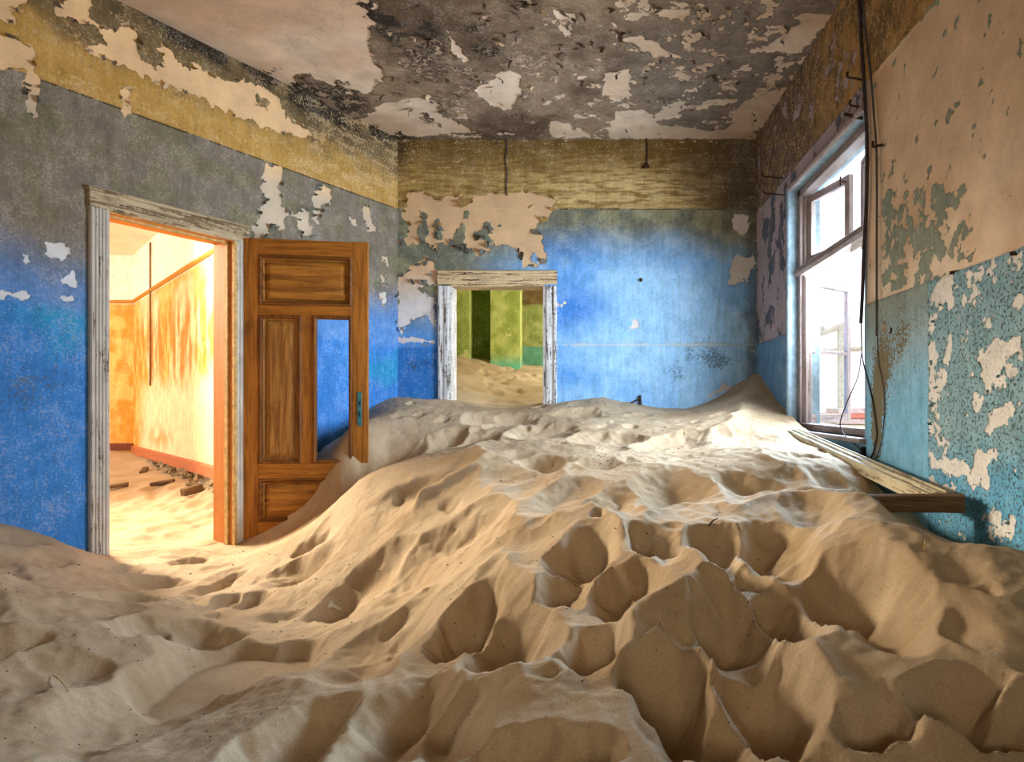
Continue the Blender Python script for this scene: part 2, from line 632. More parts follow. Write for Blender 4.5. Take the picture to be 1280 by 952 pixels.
# ---- left wall
DOOR_U = (PL.u(135), PL.u(291))
DOOR_TOP = 1.225
LEFT_PATCH = [PL.poly(p) for p in [
    [(126, 33), (141, 38), (161, 29), (174, 43), (176, 60), (174, 76), (192, 83), (209, 81), (199, 63), (202, 50), (217, 66), (227, 81), (237, 86), (242, 76), (255, 88), (277, 100), (300, 100), (321, 101), (346, 121), (362, 134), (364, 150), (388, 161), (396, 177), (367, 171), (335, 161), (318, 154), (292, 144), (252, 124), (214, 108), (202, 107), (176, 93), (136, 76), (108, 63), (131, 55)],
    [(70, 5), (90, -8), (112, -5), (113, 23), (124, 33), (111, 30), (96, 29), (73, 16)],
    [(-30, -20), (28, -10), (30, 8), (15, 15), (15, 27), (0, 22), (-30, 15)],
    [(-20, 40), (15, 45), (33, 55), (40, 60), (42, 85), (48, 98), (47, 148), (33, 140), (30, 126), (33, 90), (15, 84), (0, 84), (-20, 84)],
    [(148, 113), (161, 111), (161, 139), (155, 140)],
    [(316, 284), (326, 272), (322, 262), (330, 258), (328, 226), (334, 206), (350, 208), (354, 222), (350, 235), (354, 256), (368, 270), (356, 275), (358, 288), (340, 282), (332, 296), (318, 298)],
    [(372, 262), (382, 258), (388, 280), (392, 296), (376, 297)],
    [(390, 258), (396, 232), (406, 230), (414, 238), (412, 254), (404, 258), (398, 278), (392, 274)],
    [(452, 258), (460, 255), (470, 288), (462, 290), (454, 276)],
    [(436, 270), (446, 274), (448, 286), (440, 284)],
    [(478, 320), (484, 322), (484, 332), (478, 330)], [(476, 344), (483, 346), (483, 356), (477, 355)], [(475, 366), (482, 366), (480, 382), (475, 376)],
    [(56, 306), (66, 304), (78, 303), (88, 310), (84, 325), (76, 328), (70, 318), (62, 324)],
    [(80, 352), (92, 338), (95, 350), (92, 358)],
    [(0, 360), (20, 364), (49, 368), (48, 371), (20, 371), (0, 369)],
    [(78, 371), (90, 371), (90, 376), (80, 376)], [(30, 318), (38, 320), (36, 328), (31, 326)]]]
LEFT_HOLE = [PL.poly(p) for p in [[(165, 48), (174, 50), (190, 62), (204, 80), (190, 82), (176, 72)], [(322, 118), (338, 128), (336, 140), (322, 132)], [(352, 130), (366, 124), (372, 140), (358, 148)]]]


def left_fields(U, V):
    big = fbm(U, V, 1.6, 4, 3)
    mid = fbm(U, V, 7, 4, 5)
    fin = fbm(U, V, 26, 3, 9)
    ochre = C(184, 144, 74)
    olive = C(112, 94, 62)
    grey = C(122, 112, 100)
    olgrey = C(118, 110, 88)
    blue = C(54, 122, 196)
    turq = C(40, 140, 186)
    up = lerp(ochre + 0 * U[..., None], olive, sm(2.08, 2.40, V + (mid - .5) * .35))
    gr = lerp(grey + 0 * U[..., None], olgrey, sm(.42, .68, mid))
    right = sm(PL.u(300), PL.u(440), U)
    t = sm(1.30, 0.70, V + (big - .5) * .5 + 0.12 * (1 - right))
    gb = lerp(gr, C(84, 134, 196), t)
    lo = lerp(blue + 0 * U[..., None], turq, sm(.48, .66, big) * sm(-.2, .3, V))
    gb = lerp(gb, lo, sm(SEAM + .04, SEAM - .06, V + (mid - .5) * .08))
    ca = lerp(gb, up, (V > DADO).astype(float))
    line = (abs(V - DADO + 0.005) < 0.007) & (mid > .38)
    ca[line] = C(34, 26, 22)
    m1 = patch_mask(U, V, LEFT_PATCH, LEFT_HOLE, 0.05, fbm(U, V, 20, 4, 21, .6), 1.0)
    # mould near the ceiling joint
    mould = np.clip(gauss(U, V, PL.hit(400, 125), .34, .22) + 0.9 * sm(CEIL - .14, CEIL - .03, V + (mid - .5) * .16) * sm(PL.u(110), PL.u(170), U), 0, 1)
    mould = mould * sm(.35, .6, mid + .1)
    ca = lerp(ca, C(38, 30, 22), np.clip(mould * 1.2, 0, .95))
    m1 = m1 - mould * .7
    cb = lerp(C(226, 190, 146) + 0 * U[..., None], C(196, 178, 156), sm(1.95, 1.7, V))
    cb = lerp(cb, C(200, 206, 214), sm(1.2, .8, V))
    cc = lerp(C(84, 82, 70) + 0 * U[..., None], C(222, 190, 146), (V > DADO).astype(float))
    cc = lerp(cc, C(120, 150, 190), sm(SEAM + .5, SEAM, V) * sm(.45, .55, big))
    streak = fbm(U * .25, V, 22, 3, 31)
    sp = np.where(V > DADO, .34 + .22 * sm(.45, .7, streak) + .15 * right, .24 + .2 * sm(.55, .75, mid))
    sp = sp + .35 * gauss(U, V, PL.hit(30, 490), .15, .15) + .3 * gauss(U, V, PL.hit(470, 478), .14, .06)
    h = -0.005 * sm(.42, .58, m1) + 0.006 * (big - .5) + 0.003 * (fin - .5) + .002 * (V > DADO)
    return fields_pack(ca, cb, cc, m1, sp, h, np.where(V > DADO, .55, .7))


us = axis((0, PL.u(-60), .06), (PL.u(-60), UL_END + .06, .0095))
vs = axis((VB, -1.0, .05), (-1.0, CEIL + .04, .0095))
wall_left = wall('wall_left', PL, us, vs, [(DOOR_U[0], DOOR_U[1], VB, DOOR_TOP)], left_fields, M_PEEL)

# ---- back wall
BD_U = (PB.u(565), PB.u(679))
BD_TOP = 1.157


def cpx(pts, x0, y0, k):
    return [(x0 + a * k, y0 + b * k) for a, b in pts]


k5 = 220 / 1197.0
BACK_PATCH = [PB.poly(cpx(p, 490, 170, k5)) for p in [
    [(100, 400), (150, 372), (205, 375), (250, 400), (300, 432), (350, 418), (400, 400), (470, 400), (480, 480), (520, 470), (560, 420), (640, 400), (680, 380), (740, 385), (800, 385), (860, 372), (950, 378), (1020, 400), (1090, 410), (1110, 450), (1100, 500), (1060, 560), (1000, 600), (970, 640), (1030, 670), (1020, 730), (1050, 800), (1040, 850), (1000, 880), (900, 880), (890, 850), (860, 770), (780, 745), (680, 750), (640, 790), (570, 800), (520, 780), (480, 770), (430, 750), (330, 730), (300, 780), (270, 740), (200, 730), (120, 740), (60, 740), (60, 720), (110, 680), (120, 600), (75, 570), (90, 480)],
    [(180, 850), (230, 820), (270, 850), (310, 920), (330, 960), (300, 1010), (180, 1010), (60, 950), (160, 900)]]]
BACK_PATCH += [PB.poly(cpx(p, 480, 200, .375)) for p in [
    [(50, 385), (100, 355), (150, 335), (165, 370), (120, 430), (170, 470), (172, 560), (140, 520), (90, 535), (60, 575), (45, 560), (45, 470)],
    [(1165, 180), (1222, 182), (1212, 238), (1190, 250), (1160, 225)],
    [(1172, 318), (1222, 330), (1214, 398), (1192, 396), (1150, 415), (1158, 362)],
    [(40, 590), (170, 598), (170, 612), (40, 606)],
    [(570, 470), (600, 480), (596, 490), (575, 488)], [(825, 535), (850, 535), (852, 560), (825, 562)], [(1080, 790), (1110, 765), (1140, 748), (1158, 752), (1130, 775)]]]
BACK_HOLE = [PB.poly(cpx(p, 490, 170, k5)) for p in [
    [(190, 510), (225, 520), (240, 600), (245, 660), (215, 720), (180, 720), (175, 640), (200, 580)],
    [(285, 580), (320, 580), (345, 670), (330, 705), (300, 690), (290, 630)],
    [(470, 590), (500, 610), (500, 740), (520, 800), (420, 760), (440, 640)],
    [(560, 660), (620, 620), (630, 585), (670, 590), (675, 720), (665, 770), (640, 700), (600, 690), (570, 690)],
    [(930, 820), (970, 805), (1000, 840), (985, 870), (945, 860)],
    [(480, 500), (530, 500), (530, 560), (490, 560)], [(735, 610), (800, 630), (760, 640)], [(920, 490), (960, 460), (970, 475), (930, 500)]]]


def back_fields(U, V):
    big = fbm(U, V, 1.8, 4, 43)
    mid = fbm(U, V, 8, 4, 45)
    fin = fbm(U, V, 30, 3, 49)
    strk = fbm(U * .12, V, 55, 4, 51, .6)
    blue = C(82, 146, 216)
    ochre = lerp(C(112, 86, 40) + 0 * U[..., None], C(196, 164, 96), (.2 + .5 * sm(.30, .72, strk)) * sm(2.55, 2.1, V + (big - .5) * .3))
    ochre = lerp(ochre, C(220, 196, 140), .7 * gauss(U, V, PB.hit(800, 240), 1.0, .20) * sm(.3, .6, strk))
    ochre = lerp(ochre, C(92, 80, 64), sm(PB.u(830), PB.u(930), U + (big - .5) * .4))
    grey = lerp(C(104, 106, 92) + 0 * U[..., None], C(132, 130, 104), sm(.4, .65, mid))
    t = sm(1.75, 1.25, V + (big - .5) * .35 + .35 * sm(PB.u(860), PB.u(930), U) * 0)
    tl = sm(1.1, .55, V + (big - .5) * .3)
    left = sm(PB.u(690), PB.u(560), U)
    t = t * (1 - left) + tl * left
    b2 = lerp(blue + 0 * U[..., None], C(146, 192, 230), np.clip(sm(.3, .65, big) * .6 + .5 * sm(PB.u(700), PB.u(800), U), 0, 1))  # window light on the right part is also put into the paint
    b2 = lerp(b2, C(66, 128, 206), gauss(U, V, PB.hit(720, 385), .35, .2))
    b2 = lerp(b2, C(44, 116, 190), sm(SEAM, SEAM - .05, V) * left)
    body = lerp(grey, b2, t)
    body = lerp(body, C(64, 62, 66), sm(PB.u(925), PB.u(940), U + (mid - .5) * .12) * .7)  # shade of the right-hand corner painted into the wall colour
    up = DADO - .62 * sm(PB.u(700), PB.u(690), U) * 0
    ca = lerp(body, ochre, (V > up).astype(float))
    line = (abs(V - DADO + .004) < .006) & (mid > .50) & (U > PB.u(695))
    ca[line] = C(52, 46, 34)
    nz = fbm(U, V, 20, 4, 61, .6)
    m1 = patch_mask(U, V, BACK_PATCH, BACK_HOLE, .05, nz, 1.0)
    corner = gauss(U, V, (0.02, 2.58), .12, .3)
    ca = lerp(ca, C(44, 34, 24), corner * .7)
    m1 = m1 + .35 * sm(.62, .75, mid) * sm(PB.u(905), PB.u(920), U) * sm(2.4, 1.9, V)
    cb = lerp(C(206, 172, 134) + 0 * U[..., None], C(214, 206, 204), sm(1.35, .95, V))
    cb = lerp(cb, C(196, 190, 186), sm(PB.u(880), PB.u(900), U))
    cc = lerp(C(60, 74, 84) + 0 * U[..., None], C(226, 200, 150), (V > DADO).astype(float))
    cc = lerp(cc, C(196, 204, 210), gauss(U, V, (PB.u(800), SEAM), 2.0, .03))
    sp = np.where(V > DADO, .36 + .2 * sm(.46, .7, strk), .20 + .2 * sm(.5, .7, mid))
    sp = sp + .55 * gauss(U, V, (PB.u(800), SEAM), 3.0, .02) * (V < SEAM + .04)
    for c, r in (((885, 442), .22), ((850, 470), .13), ((900, 455), .16), ((530, 455), .2)):
        sp = sp + .38 * gauss(U, V, PB.hit(*c), r, r * .55)
    h = -.006 * sm(.42, .58, m1) + .006 * (big - .5) + .002 * (fin - .5) + .002 * (V > DADO)
    return fields_pack(ca, cb, cc, m1, sp, h, np.where(V > DADO, .5, .75))


us = axis((-.06, PB.u(945) + .06, .0095))
vs = axis((VB, -.25, .05), (-.25, CEIL + .04, .0095))
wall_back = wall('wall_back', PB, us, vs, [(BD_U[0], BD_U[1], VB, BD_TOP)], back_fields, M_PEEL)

# ---- right wall
W_U = (PR.u(988), PR.u(1081))
W_V = (-.20, 1.73)
kr = 200 / 793.0
kq = 200 / 680.0
R_TEAL_UP = [PR.poly(cpx(p, 1080, 180, kr)) for p in [
    [(100, 330), (130, 260), (190, 280), (215, 300), (200, 360), (215, 420), (200, 470), (190, 560), (215, 590), (180, 640), (150, 680), (90, 700), (95, 560), (120, 480), (140, 400)],
    [(240, 420), (290, 410), (300, 350), (350, 300), (460, 240), (470, 260), (400, 330), (420, 400), (380, 430), (380, 490), (440, 490), (480, 540), (420, 520), (340, 530), (310, 600), (320, 660), (250, 660), (250, 560), (270, 480)],
    [(450, 430), (475, 390), (505, 460), (460, 460)], [(310, 200), (335, 190), (340, 240), (315, 240)], [(125, 150), (145, 110), (155, 125), (140, 160)]]]
R_WHITE_LO = [PR.poly(cpx(p, 1080, 400, kq)) for p in [
    [(285, 575), (370, 575), (440, 590), (480, 600), (500, 560), (560, 545), (600, 580), (580, 600), (540, 620), (560, 690), (480, 700), (440, 660), (360, 655), (290, 650)],
    [(285, 670), (340, 690), (440, 715), (405, 745), (400, 765), (340, 745), (280, 700)],
    [(520, 130), (560, 90), (620, 100), (680, 60), (680, 140), (620, 160), (600, 230), (560, 250), (580, 340), (560, 360), (540, 300), (520, 250), (480, 230), (520, 200), (460, 160)],
    [(540, 400), (620, 350), (680, 400), (680, 430), (600, 440), (560, 470), (540, 460)],
    [(350, 150), (370, 90), (360, 60), (385, 70), (375, 130), (365, 190), (340, 180)],
    [(290, 130), (310, 130), (320, 190), (300, 200)], [(295, 260), (320, 280), (325, 350), (300, 365)], [(290, 425), (305, 470), (290, 480)], [(330, 475), (355, 510), (345, 525)],
    [(525, 840), (590, 830), (590, 870), (545, 870)], [(610, 860), (640, 830), (660, 900), (620, 900)], [(640, 630), (680, 620), (680, 670), (650, 650)], [(285, 5), (315, -10), (310, 40), (290, 40)]]]
R_WHITE_LO += [PR.poly(cpx(p, 1080, 180, kr)) for p in [
    [(350, 690), (440, 660), (480, 700), (530, 650), (620, 615), (640, 640), (560, 690), (540, 730), (480, 690), (440, 800), (400, 800), (360, 780), (340, 780)],
    [(620, 870), (660, 850), (650, 910), (630, 915)], [(765, 740), (800, 720), (800, 800), (770, 800)]]]
R_BAND = PR.u(1163)


def right_fields(U, V):
    big = fbm(U, V, 1.5, 4, 83)
    mid = fbm(U, V, 8, 4, 85)
    fin = fbm(U, V, 30, 3, 89)
    strk = fbm(U * 1.2, V * .6, 34, 3, 91)
    near = sm(PR.u(1078), PR.u(1090), U)
    ochre = lerp(C(170, 132, 74) + 0 * U[..., None], C(120, 96, 60), sm(.42, .62, mid))
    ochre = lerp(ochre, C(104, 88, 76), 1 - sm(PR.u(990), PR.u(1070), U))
    teal = lerp(C(150, 186, 208) + 0 * U[..., None], C(122, 186, 222), sm(.5, -.1, V + (big - .5) * .5))
    teal = lerp(teal, C(138, 146, 128), sm(.15, .75, V + (big - .5) * .6) * .95)
    teal2 = lerp(C(134, 172, 186) + 0 * U[..., None], C(96, 164, 202), sm(-.1, -.35, V + (mid - .5) * .2))
    teal = lerp(teal, teal2, ((U > R_BAND) & (V < SEAM)).astype(float))
    far = lerp(C(92, 96, 108) + 0 * U[..., None], C(104, 146, 176), sm(SEAM + .02, SEAM - .02, V))
    body = lerp(far, teal, near)
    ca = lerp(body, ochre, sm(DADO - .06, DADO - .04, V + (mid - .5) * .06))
    # plaster bare above the seam, teal kept below it
    up = (V > SEAM) & (V < DADO - .05)
    m1 = np.where(up, 1.0, 0.0)
    m1 = np.where(up & (near > .5), 1.0 - 1.0 * np.clip(patch_mask(U, V, R_TEAL_UP, (), .14), -.2, 1.2) + (fbm(U, V, 16, 5, 101, .65) - .5) * 2.2, m1)
    m1 = np.where(up & (near <= .5), .62 + (fbm(U * 1.6, V, 5, 5, 102) - .5) * 1.3, m1)
    lo = (V <= SEAM) & (U > R_BAND)
    mlo = .29 + (fbm(U, V, 8, 6, 103, .72) - .5) * 1.9 - .12 * sm(.0, -.5, V)
    m1 = np.where(lo, np.maximum(mlo, patch_mask(U, V, R_WHITE_LO, (), .06, fbm(U, V, 18, 5, 105, .65), 1.3)), m1)
    lom = (V <= SEAM) & (U <= R_BAND) & (near > .5)
    m1 = np.where(lom, .08 + (fbm(U, V, 9, 4, 107) - .5) * .5, m1)
    m1 = np.where((V <= SEAM) & (near <= .5), -.2, m1)
    m1 = np.where(V >= DADO - .05, np.where(U < PR.u(1075), .30, .22) + (fbm(U, V, 7, 5, 109) - .5) * 1.0, m1)
    sd = .06 * (V - DADO)
    cb = lerp(C(222, 196, 164) + 0 * U[..., None], C(236, 222, 202), sm(1.1, .5, V + (big - .5) * .5))
    cb = lerp(cb, C(190, 150, 108), .6 * sm(.5, .72, big) * (V > SEAM))
    cb = lerp(cb, C(176, 162, 164), 1 - near)
    cb = lerp(cb, C(226, 224, 220), ((V <= SEAM) & (near > .5)).astype(float))
    cc = lerp(C(92, 84, 62) + 0 * U[..., None], C(74, 88, 90), ((V <= SEAM) & (U > R_BAND)).astype(float))
    cc = lerp(cc, C(118, 98, 46), ((V <= SEAM) & (U <= R_BAND) & (near > .5)).astype(float))
    cc = lerp(cc, C(206, 170, 120), (V > DADO - .05).astype(float))
    sp = np.where(V <= SEAM, np.where(U > R_BAND, .52, .26 + .1 * sm(.5, .7, mid)), .3)
    for c, a, ru, rv in (((1100, 480), .50, .10, .32), ((1112, 450), .40, .1, .22), ((1130, 415), .38, .08, .14), ((1097, 535), .48, .07, .24), ((1150, 440), .12, .1, .3)):
        sp = sp + a * gauss(U, V, PR.hit(*c), ru, rv)
    sp = np.where(V > DADO - .05, .42 + .2 * sm(.45, .65, strk), sp)
    h = -.006 * sm(.42, .58, m1) + .012 * (big - .5) + .003 * (fin - .5) + .003 * (V > DADO - .05)
    # raised seam of the lower coat
    h = h + .008 * ((V < SEAM) & (near > .5)) + .006 * ((U > R_BAND) & (V < SEAM))
    return fields_pack(ca, cb, cc, m1, sp, h)


us = axis((-.06, PR.u(1400), .0095), (PR.u(1400), DB + 1.5, .06))
vs = axis((VB, -.62, .05), (-.62, CEIL + .04, .0095))
wall_right = wall('wall_right', PR, us, vs, [(W_U[0], W_U[1], W_V[0], W_V[1])], right_fields, M_PEELR)

# ---- ceiling
C_PLASTER = [CP.poly(p) for p in [
    [(130, -30), (480, -30), (470, 30), (462, 60), (478, 95), (470, 115), (430, 122), (400, 100), (380, 92), (345, 108), (300, 84), (120, 0)],
    [(440, 152), (480, 130), (520, 122), (556, 130), (548, 140), (586, 160), (588, 166), (500, 173), (455, 165), (430, 150)],
    [(588, 112), (610, 100), (636, 88), (650, 92), (652, 118), (640, 137), (622, 138), (604, 126)],
    [(752, 91), (786, 88), (790, 120), (771, 126), (755, 118)],
    [(683, 151), (710, 155), (731, 172), (690, 172)],
    [(690, 13), (718, 20), (712, 56), (702, 50)], [(818, 10), (860, 14), (855, 24), (826, 22)], [(780, 50), (800, 45), (830, 62), (848, 72), (820, 72), (798, 60)],
    [(768, 140), (806, 136), (826, 156), (880, 163), (940, 168), (938, 174), (760, 174)],
    [(926, 132), (950, 118), (985, 108), (1000, 110), (965, 150), (930, 172), (906, 166)],
    [(960, 60), (985, 40), (1010, 20), (1040, 20), (1000, 66), (985, 70)], [(556, 36), (576, 60), (582, 78), (562, 66)], [(850, 132), (890, 130), (885, 138), (858, 138)]]]


def ceil_fields(U, V):
    big = fbm(U, V, 1.4, 4, 143)
    mid = fbm(U, V, 7, 6, 145, .66)
    fin = fbm(U, V, 24, 4, 149, .6)
    dark = lerp(C(96, 78, 60) + 0 * U[..., None], C(146, 124, 102), sm(.35, .65, big + (mid - .5) * .5))
    dark = lerp(dark, C(124, 110, 98), sm(-.2, 1.0, U))
    m1 = patch_mask(U, V, C_PLASTER, (), .07, fbm(U, V, 9, 4, 161), .55)
    right = sm(-1.0, .6, U)
    m1 = np.maximum(m1, .31 + (mid - .5) * 1.7 + .07 * right)
    m1 = np.where(U < -2.4, np.maximum(m1, .9), m1)
    mould = np.zeros(U.shape)
    for c, r, a in (((385, 118), .28, 1), ((430, 122), .25, .9), ((340, 110), .2, .7), ((310, 45), .18, .5), ((560, 80), .5, .6), ((465, 20), .12, .9), ((500, 40), .3, .5), ((500, 170), .1, .8), ((690, 60), .3, .35), ((330, 5), .08, .8), ((536, 148), .16, .8)):
        p = CP.hit(*c)
        mould = mould + a * gauss(U, V, p, r, r * 1.6)
    mould = np.clip(mould * sm(.36, .6, mid), 0, 1)
    ca = lerp(dark, C(38, 29, 22), np.clip(mould * 1.15, 0, .95))
    m1 = m1 - mould * .75
    cb = lerp(C(206, 178, 152) + 0 * U[..., None], C(222, 202, 180), sm(.4, .7, big))
    cc = lerp(C(48, 38, 30) + 0 * U[..., None], C(176, 152, 130), sm(.45, .6, big))
    sp = .36 + .35 * sm(.5, .7, mid)
    h = -(-.010 * sm(.42, .58, m1) + .006 * (big - .5) + .016 * (fin - .5) * (1 - sm(.4, .6, m1)))
    return fields_pack(ca, cb, cc, m1, sp, -h)


ux = axis((-6.2, -3.2, .06), (-3.2, 1.66, .012))
uy = axis((-1.55, 4.0, .06), (4.0, DB + .06, .012))
U, V = np.meshgrid(ux, uy)
fd = ceil_fields(U, V)
h = fd.pop('h')
pos = np.stack([U, V, EYE + CEIL - h * 0 - (h)], -1)
keep = np.ones((len(uy) - 1, len(ux) - 1), bool)
ceiling = new_mesh_object('ceiling', grid_mesh('ceiling', pos, keep, fd), M_PEELC)
ceiling['kind'] = 'structure'

# ---- rear wall with an opening added for the fill lamp, floor
PREAR = Plane((-6.2, -1.5), (1, 0))


def plain_fields(cA, cB, seed=0, amt=.1):
    def f(U, V):
        big = fbm(U, V, 1.4, 4, seed)
        mid = fbm(U, V, 6, 4, seed + 7)
        ca = lerp(cA * .8 + 0 * U[..., None], cA * 1.1, sm(.3, .7, big))
        return fields_pack(ca, cB + 0 * U[..., None], cB * .5 + 0 * U[..., None], amt + (mid - .5) * .9, .2 + 0 * U, .004 * (big - .5))
    return f


us = axis((0, 7.8, .08))
vs = axis((VB, CEIL, .08))
wall('wall_rear', PREAR, us, vs, [(5.1, 6.7, VB, 1.2)], plain_fields(C(180, 150, 110), C(200, 180, 150), 301), M_PEEL, -1)
# unseen closed box added around the fill lamp to keep sky light out
pw = MB()
for b in ((-1.3, -1.2, -2.6, -1.5, 0, EYE + 1.4), (.65, .75, -2.6, -1.5, 0, EYE + 1.4), (-1.3, .75, -2.7, -2.6, 0, EYE + 1.4), (-1.3, .75, -2.7, -1.5, EYE + 1.4, EYE + 1.45)):
    pw.box(*b)
tag(pw.build('wall_sky_block', M_FLOOR), kind='structure')
fl = MB().box(-11, 1.62, -2.8, 12, -.1, 0).build('floor', M_FLOOR)
fl['kind'] = 'structure'

# ------------------------------------------------------------------ sand surface
def sp_(px, py, D):
    return ((px - PCX) / F * D, D, (PCY - py) / F * D)


def wl(px, py):
    u, v = PL.hit(px, py)
    p = PL.at(u, v)
    return (p.x, p.y, v)


def wr(px, py, off=0.0):
    D = F * (1.598 - off) / (px - PCX)
    return (1.598 - off, D, (PCY - py) / F * D)


BASE = [
    wl(-120, 640), wl(0, 655), wl(60, 668), wl(108, 688), (-3.12, 4.37, -.95), (-2.9, 4.75, -1.00), (-2.69, 5.175, -1.04),
    (-3.32, 4.50, -.96), (-2.95, 5.30, -1.02), (-3.6, 4.7, -.96), (-3.2, 5.5, -1.0),
    sp_(330, 668, 5.17), sp_(390, 624, 5.24), sp_(450, 580, 5.31), wl(395, 568), wl(430, 545), wl(460, 512), wl(350, 610),
    (-1.90, 6.66, .06), (-1.67, 6.66, .04), (-1.43, 6.66, .04), (-1.1, 6.68, -.01), (-.8, 6.66, -.03), (-.57, 6.68, -.01), (-.5, 6.68, -.01), (.10, 6.68, .065), (.46, 6.68, 0.0), (.85, 6.68, -.05), (1.24, 6.68, .07), (1.42, 6.68, .19), (1.57, 6.66, .28),
    (-1.1, 6.95, .0), (-.6, 6.95, 0.0), (-1.5, 7.0, .05), (0.2, 7.0, .05),
    wr(960, 485), wr(975, 505), wr(1000, 531), wr(1018, 548, .05), wr(1045, 566, .12), wr(1075, 592, .2),
    (1.58, 2.5, -.62), (1.58, 2.95, -.60), (1.58, 3.3, -.58), (1.35, 2.95, -.56), (1.58, 1.9, -.62), (1.3, 2.45, -.52),
    sp_(1100, 605, 3.6), sp_(1084, 630, 2.97), sp_(1060, 634, 3.05), sp_(1120, 655, 2.6), sp_(1165, 662, 2.45), sp_(1280, 690, 2.15),
    sp_(742, 952, 1.5), sp_(400, 952, 1.62), sp_(0, 952, 1.8), sp_(1280, 952, 1.5), (-5.0, .5, -.8), (-1.5, 0, -.92), (0, 0, -.88), (1.5, 0, -.9), (-5.5, -1.4, -.8), (1.5, -1.4, -.9), (-2, -1.4, -.95),
    sp_(0, 790, 2.55), sp_(110, 780, 2.75), sp_(413, 765, 3.35), sp_(300, 720, 4.0), sp_(250, 835, 2.75), sp_(200, 740, 3.75),
    sp_(600, 770, 2.62), sp_(510, 720, 3.5), sp_(450, 660, 4.05), sp_(380, 690, 4.2), sp_(450, 600, 4.55), sp_(440, 545, 5.35),
    sp_(600, 640, 3.55), sp_(600, 570, 4.55), sp_(700, 690, 2.82), sp_(850, 650, 2.95), sp_(1000, 660, 2.78), sp_(742, 600, 3.75),
    sp_(742, 545, 5.1), sp_(742, 520, 6.0), sp_(850, 568, 4.35), sp_(850, 530, 5.5), sp_(600, 522, 5.9), sp_(960, 560, 4.0), sp_(930, 522, 5.4), sp_(1020, 600, 3.5),
    sp_(1100, 780, 1.98), sp_(1000, 750, 2.15), sp_(850, 740, 2.28), sp_(742, 800, 2.2), sp_(640, 870, 1.92), sp_(860, 850, 1.8), sp_(1000, 870, 1.75), sp_(1200, 850, 1.68), sp_(1280, 780, 1.8), sp_(500, 850, 2.15),
]
BASE = np.array(BASE)


class TPS:
    def __init__(s, pts, lam=0.002):
        s.p = pts[:, :2]
        n = len(pts)
        K = s.k(np.hypot(s.p[:, None, 0] - s.p[None, :, 0], s.p[:, None, 1] - s.p[None, :, 1])) + lam * np.eye(n)
        Pm = np.hstack([np.ones((n, 1)), s.p])
        A = np.block([[K, Pm], [Pm.T, np.zeros((3, 3))]])
        s.w = np.linalg.solve(A, np.concatenate([pts[:, 2], np.zeros(3)]))

    @staticmethod
    def k(r):
        return r * r * np.log(r + 1e-9)

    def __call__(s, x, y):
        o = s.w[-3] + s.w[-2] * x + s.w[-1] * y
        for (a, b), w in zip(s.p, s.w):
            o = o + w * s.k(np.hypot(x - a, y - b))
        return o


base = TPS(BASE, 0.004)


def sand_hit(px, py, surf=base):
    D = np.arange(.9, 7.2, .02)
    X = (px - PCX) / F * D
    z = (PCY - py) / F * D
    d = z - surf(X, D)
    i = np.argmax(d < 0) if (d < 0).any() else len(D) - 1
    if i > 0 and d[i] < 0:
        t = d[i - 1] / (d[i - 1] - d[i])
        Dh = D[i - 1] + t * .02
    else:
        Dh = D[i]
    return np.array(((px - PCX) / F * Dh, Dh))


# hollows worn into the sand, two shaped in place of cast shadows: centre, half width and half height in the picture, depth (m)
PITS = [
    (575, 662, 70, 30, .10), (722, 690, 34, 26, .13), (808, 668, 22, 30, .12), (838, 670, 30, 30, .07), (900, 675, 34, 40, .11), (965, 675, 42, 36, .11),
    (835, 603, 45, 22, .08), (940, 598, 36, 12, .06), (995, 612, 26, 12, .06), (775, 615, 40, 18, .06), (700, 610, 50, 18, .06),
    (682, 574, 22, 9, .09), (600, 545, 26, 10, .08), (560, 545, 24, 10, .07), (640, 520, 26, 6, .07), (600, 520, 20, 6, .06), (680, 535, 34, 8, .06), (755, 577, 24, 7, .07), (760, 545, 40, 8, .06), (850, 548, 46, 8, .06), (720, 515, 24, 5, .05), (660, 600, 36, 14, .05),
    (585, 772, 30, 52, .15), (635, 800, 44, 52, .10), (700, 735, 28, 22, .09), (730, 815, 34, 26, .11), (770, 740, 40, 24, .08), (805, 725, 26, 24, .08), (850, 790, 30, 30, .05),
    (820, 845, 46, 56, .15), (900, 770, 44, 60, .15), (968, 765, 34, 46, .09), (1060, 745, 58, 60, .12), (950, 870, 60, 44, .11), (880, 900, 60, 40, .08), (935, 710, 24, 32, .08),
    (660, 935, 80, 30, .13), (1015, 945, 36, 22, .10), (480, 800, 50, 40, .07), (510, 880, 60, 40, .08), (560, 905, 50, 30, .06), (470, 720, 30, 26, .05),  # first two hollows are shaped in place of dark cast shadows
    (279, 838, 62, 34, .16), (353, 828, 44, 26, .10), (380, 707, 30, 13, .07), (395, 675, 26, 9, .06), (440, 745, 30, 18, .05), (195, 781, 26, 12, .07), (255, 788, 42, 12, .07), (161, 744, 24, 9, .06), (202, 726, 26, 10, .06),
    (279, 751, 20, 9, .06), (269, 734, 20, 8, .05), (235, 700, 14, 6, .05), (319, 747, 18, 9, .05), (292, 720, 16, 7, .05), (240, 750, 18, 7, .04), (150, 705, 22, 7, .05), (180, 690, 14, 5, .04),
    (370, 909, 50, 40, .10), (60, 830, 60, 40, .05), (10, 800, 26, 60, .08), (200, 880, 80, 40, .05), (130, 760, 40, 14, .03),
    (1112, 604, 22, 10, .08), (1185, 870, 60, 34, .10), (1090, 900, 40, 24, .08), (1240, 910, 50, 30, .07), (1240, 745, 14, 10, .02), (520, 610, 50, 16, .05), (500, 560, 30, 14, .04), (930, 545, 40, 8, .05), (1010, 640, 30, 14, .05),
]
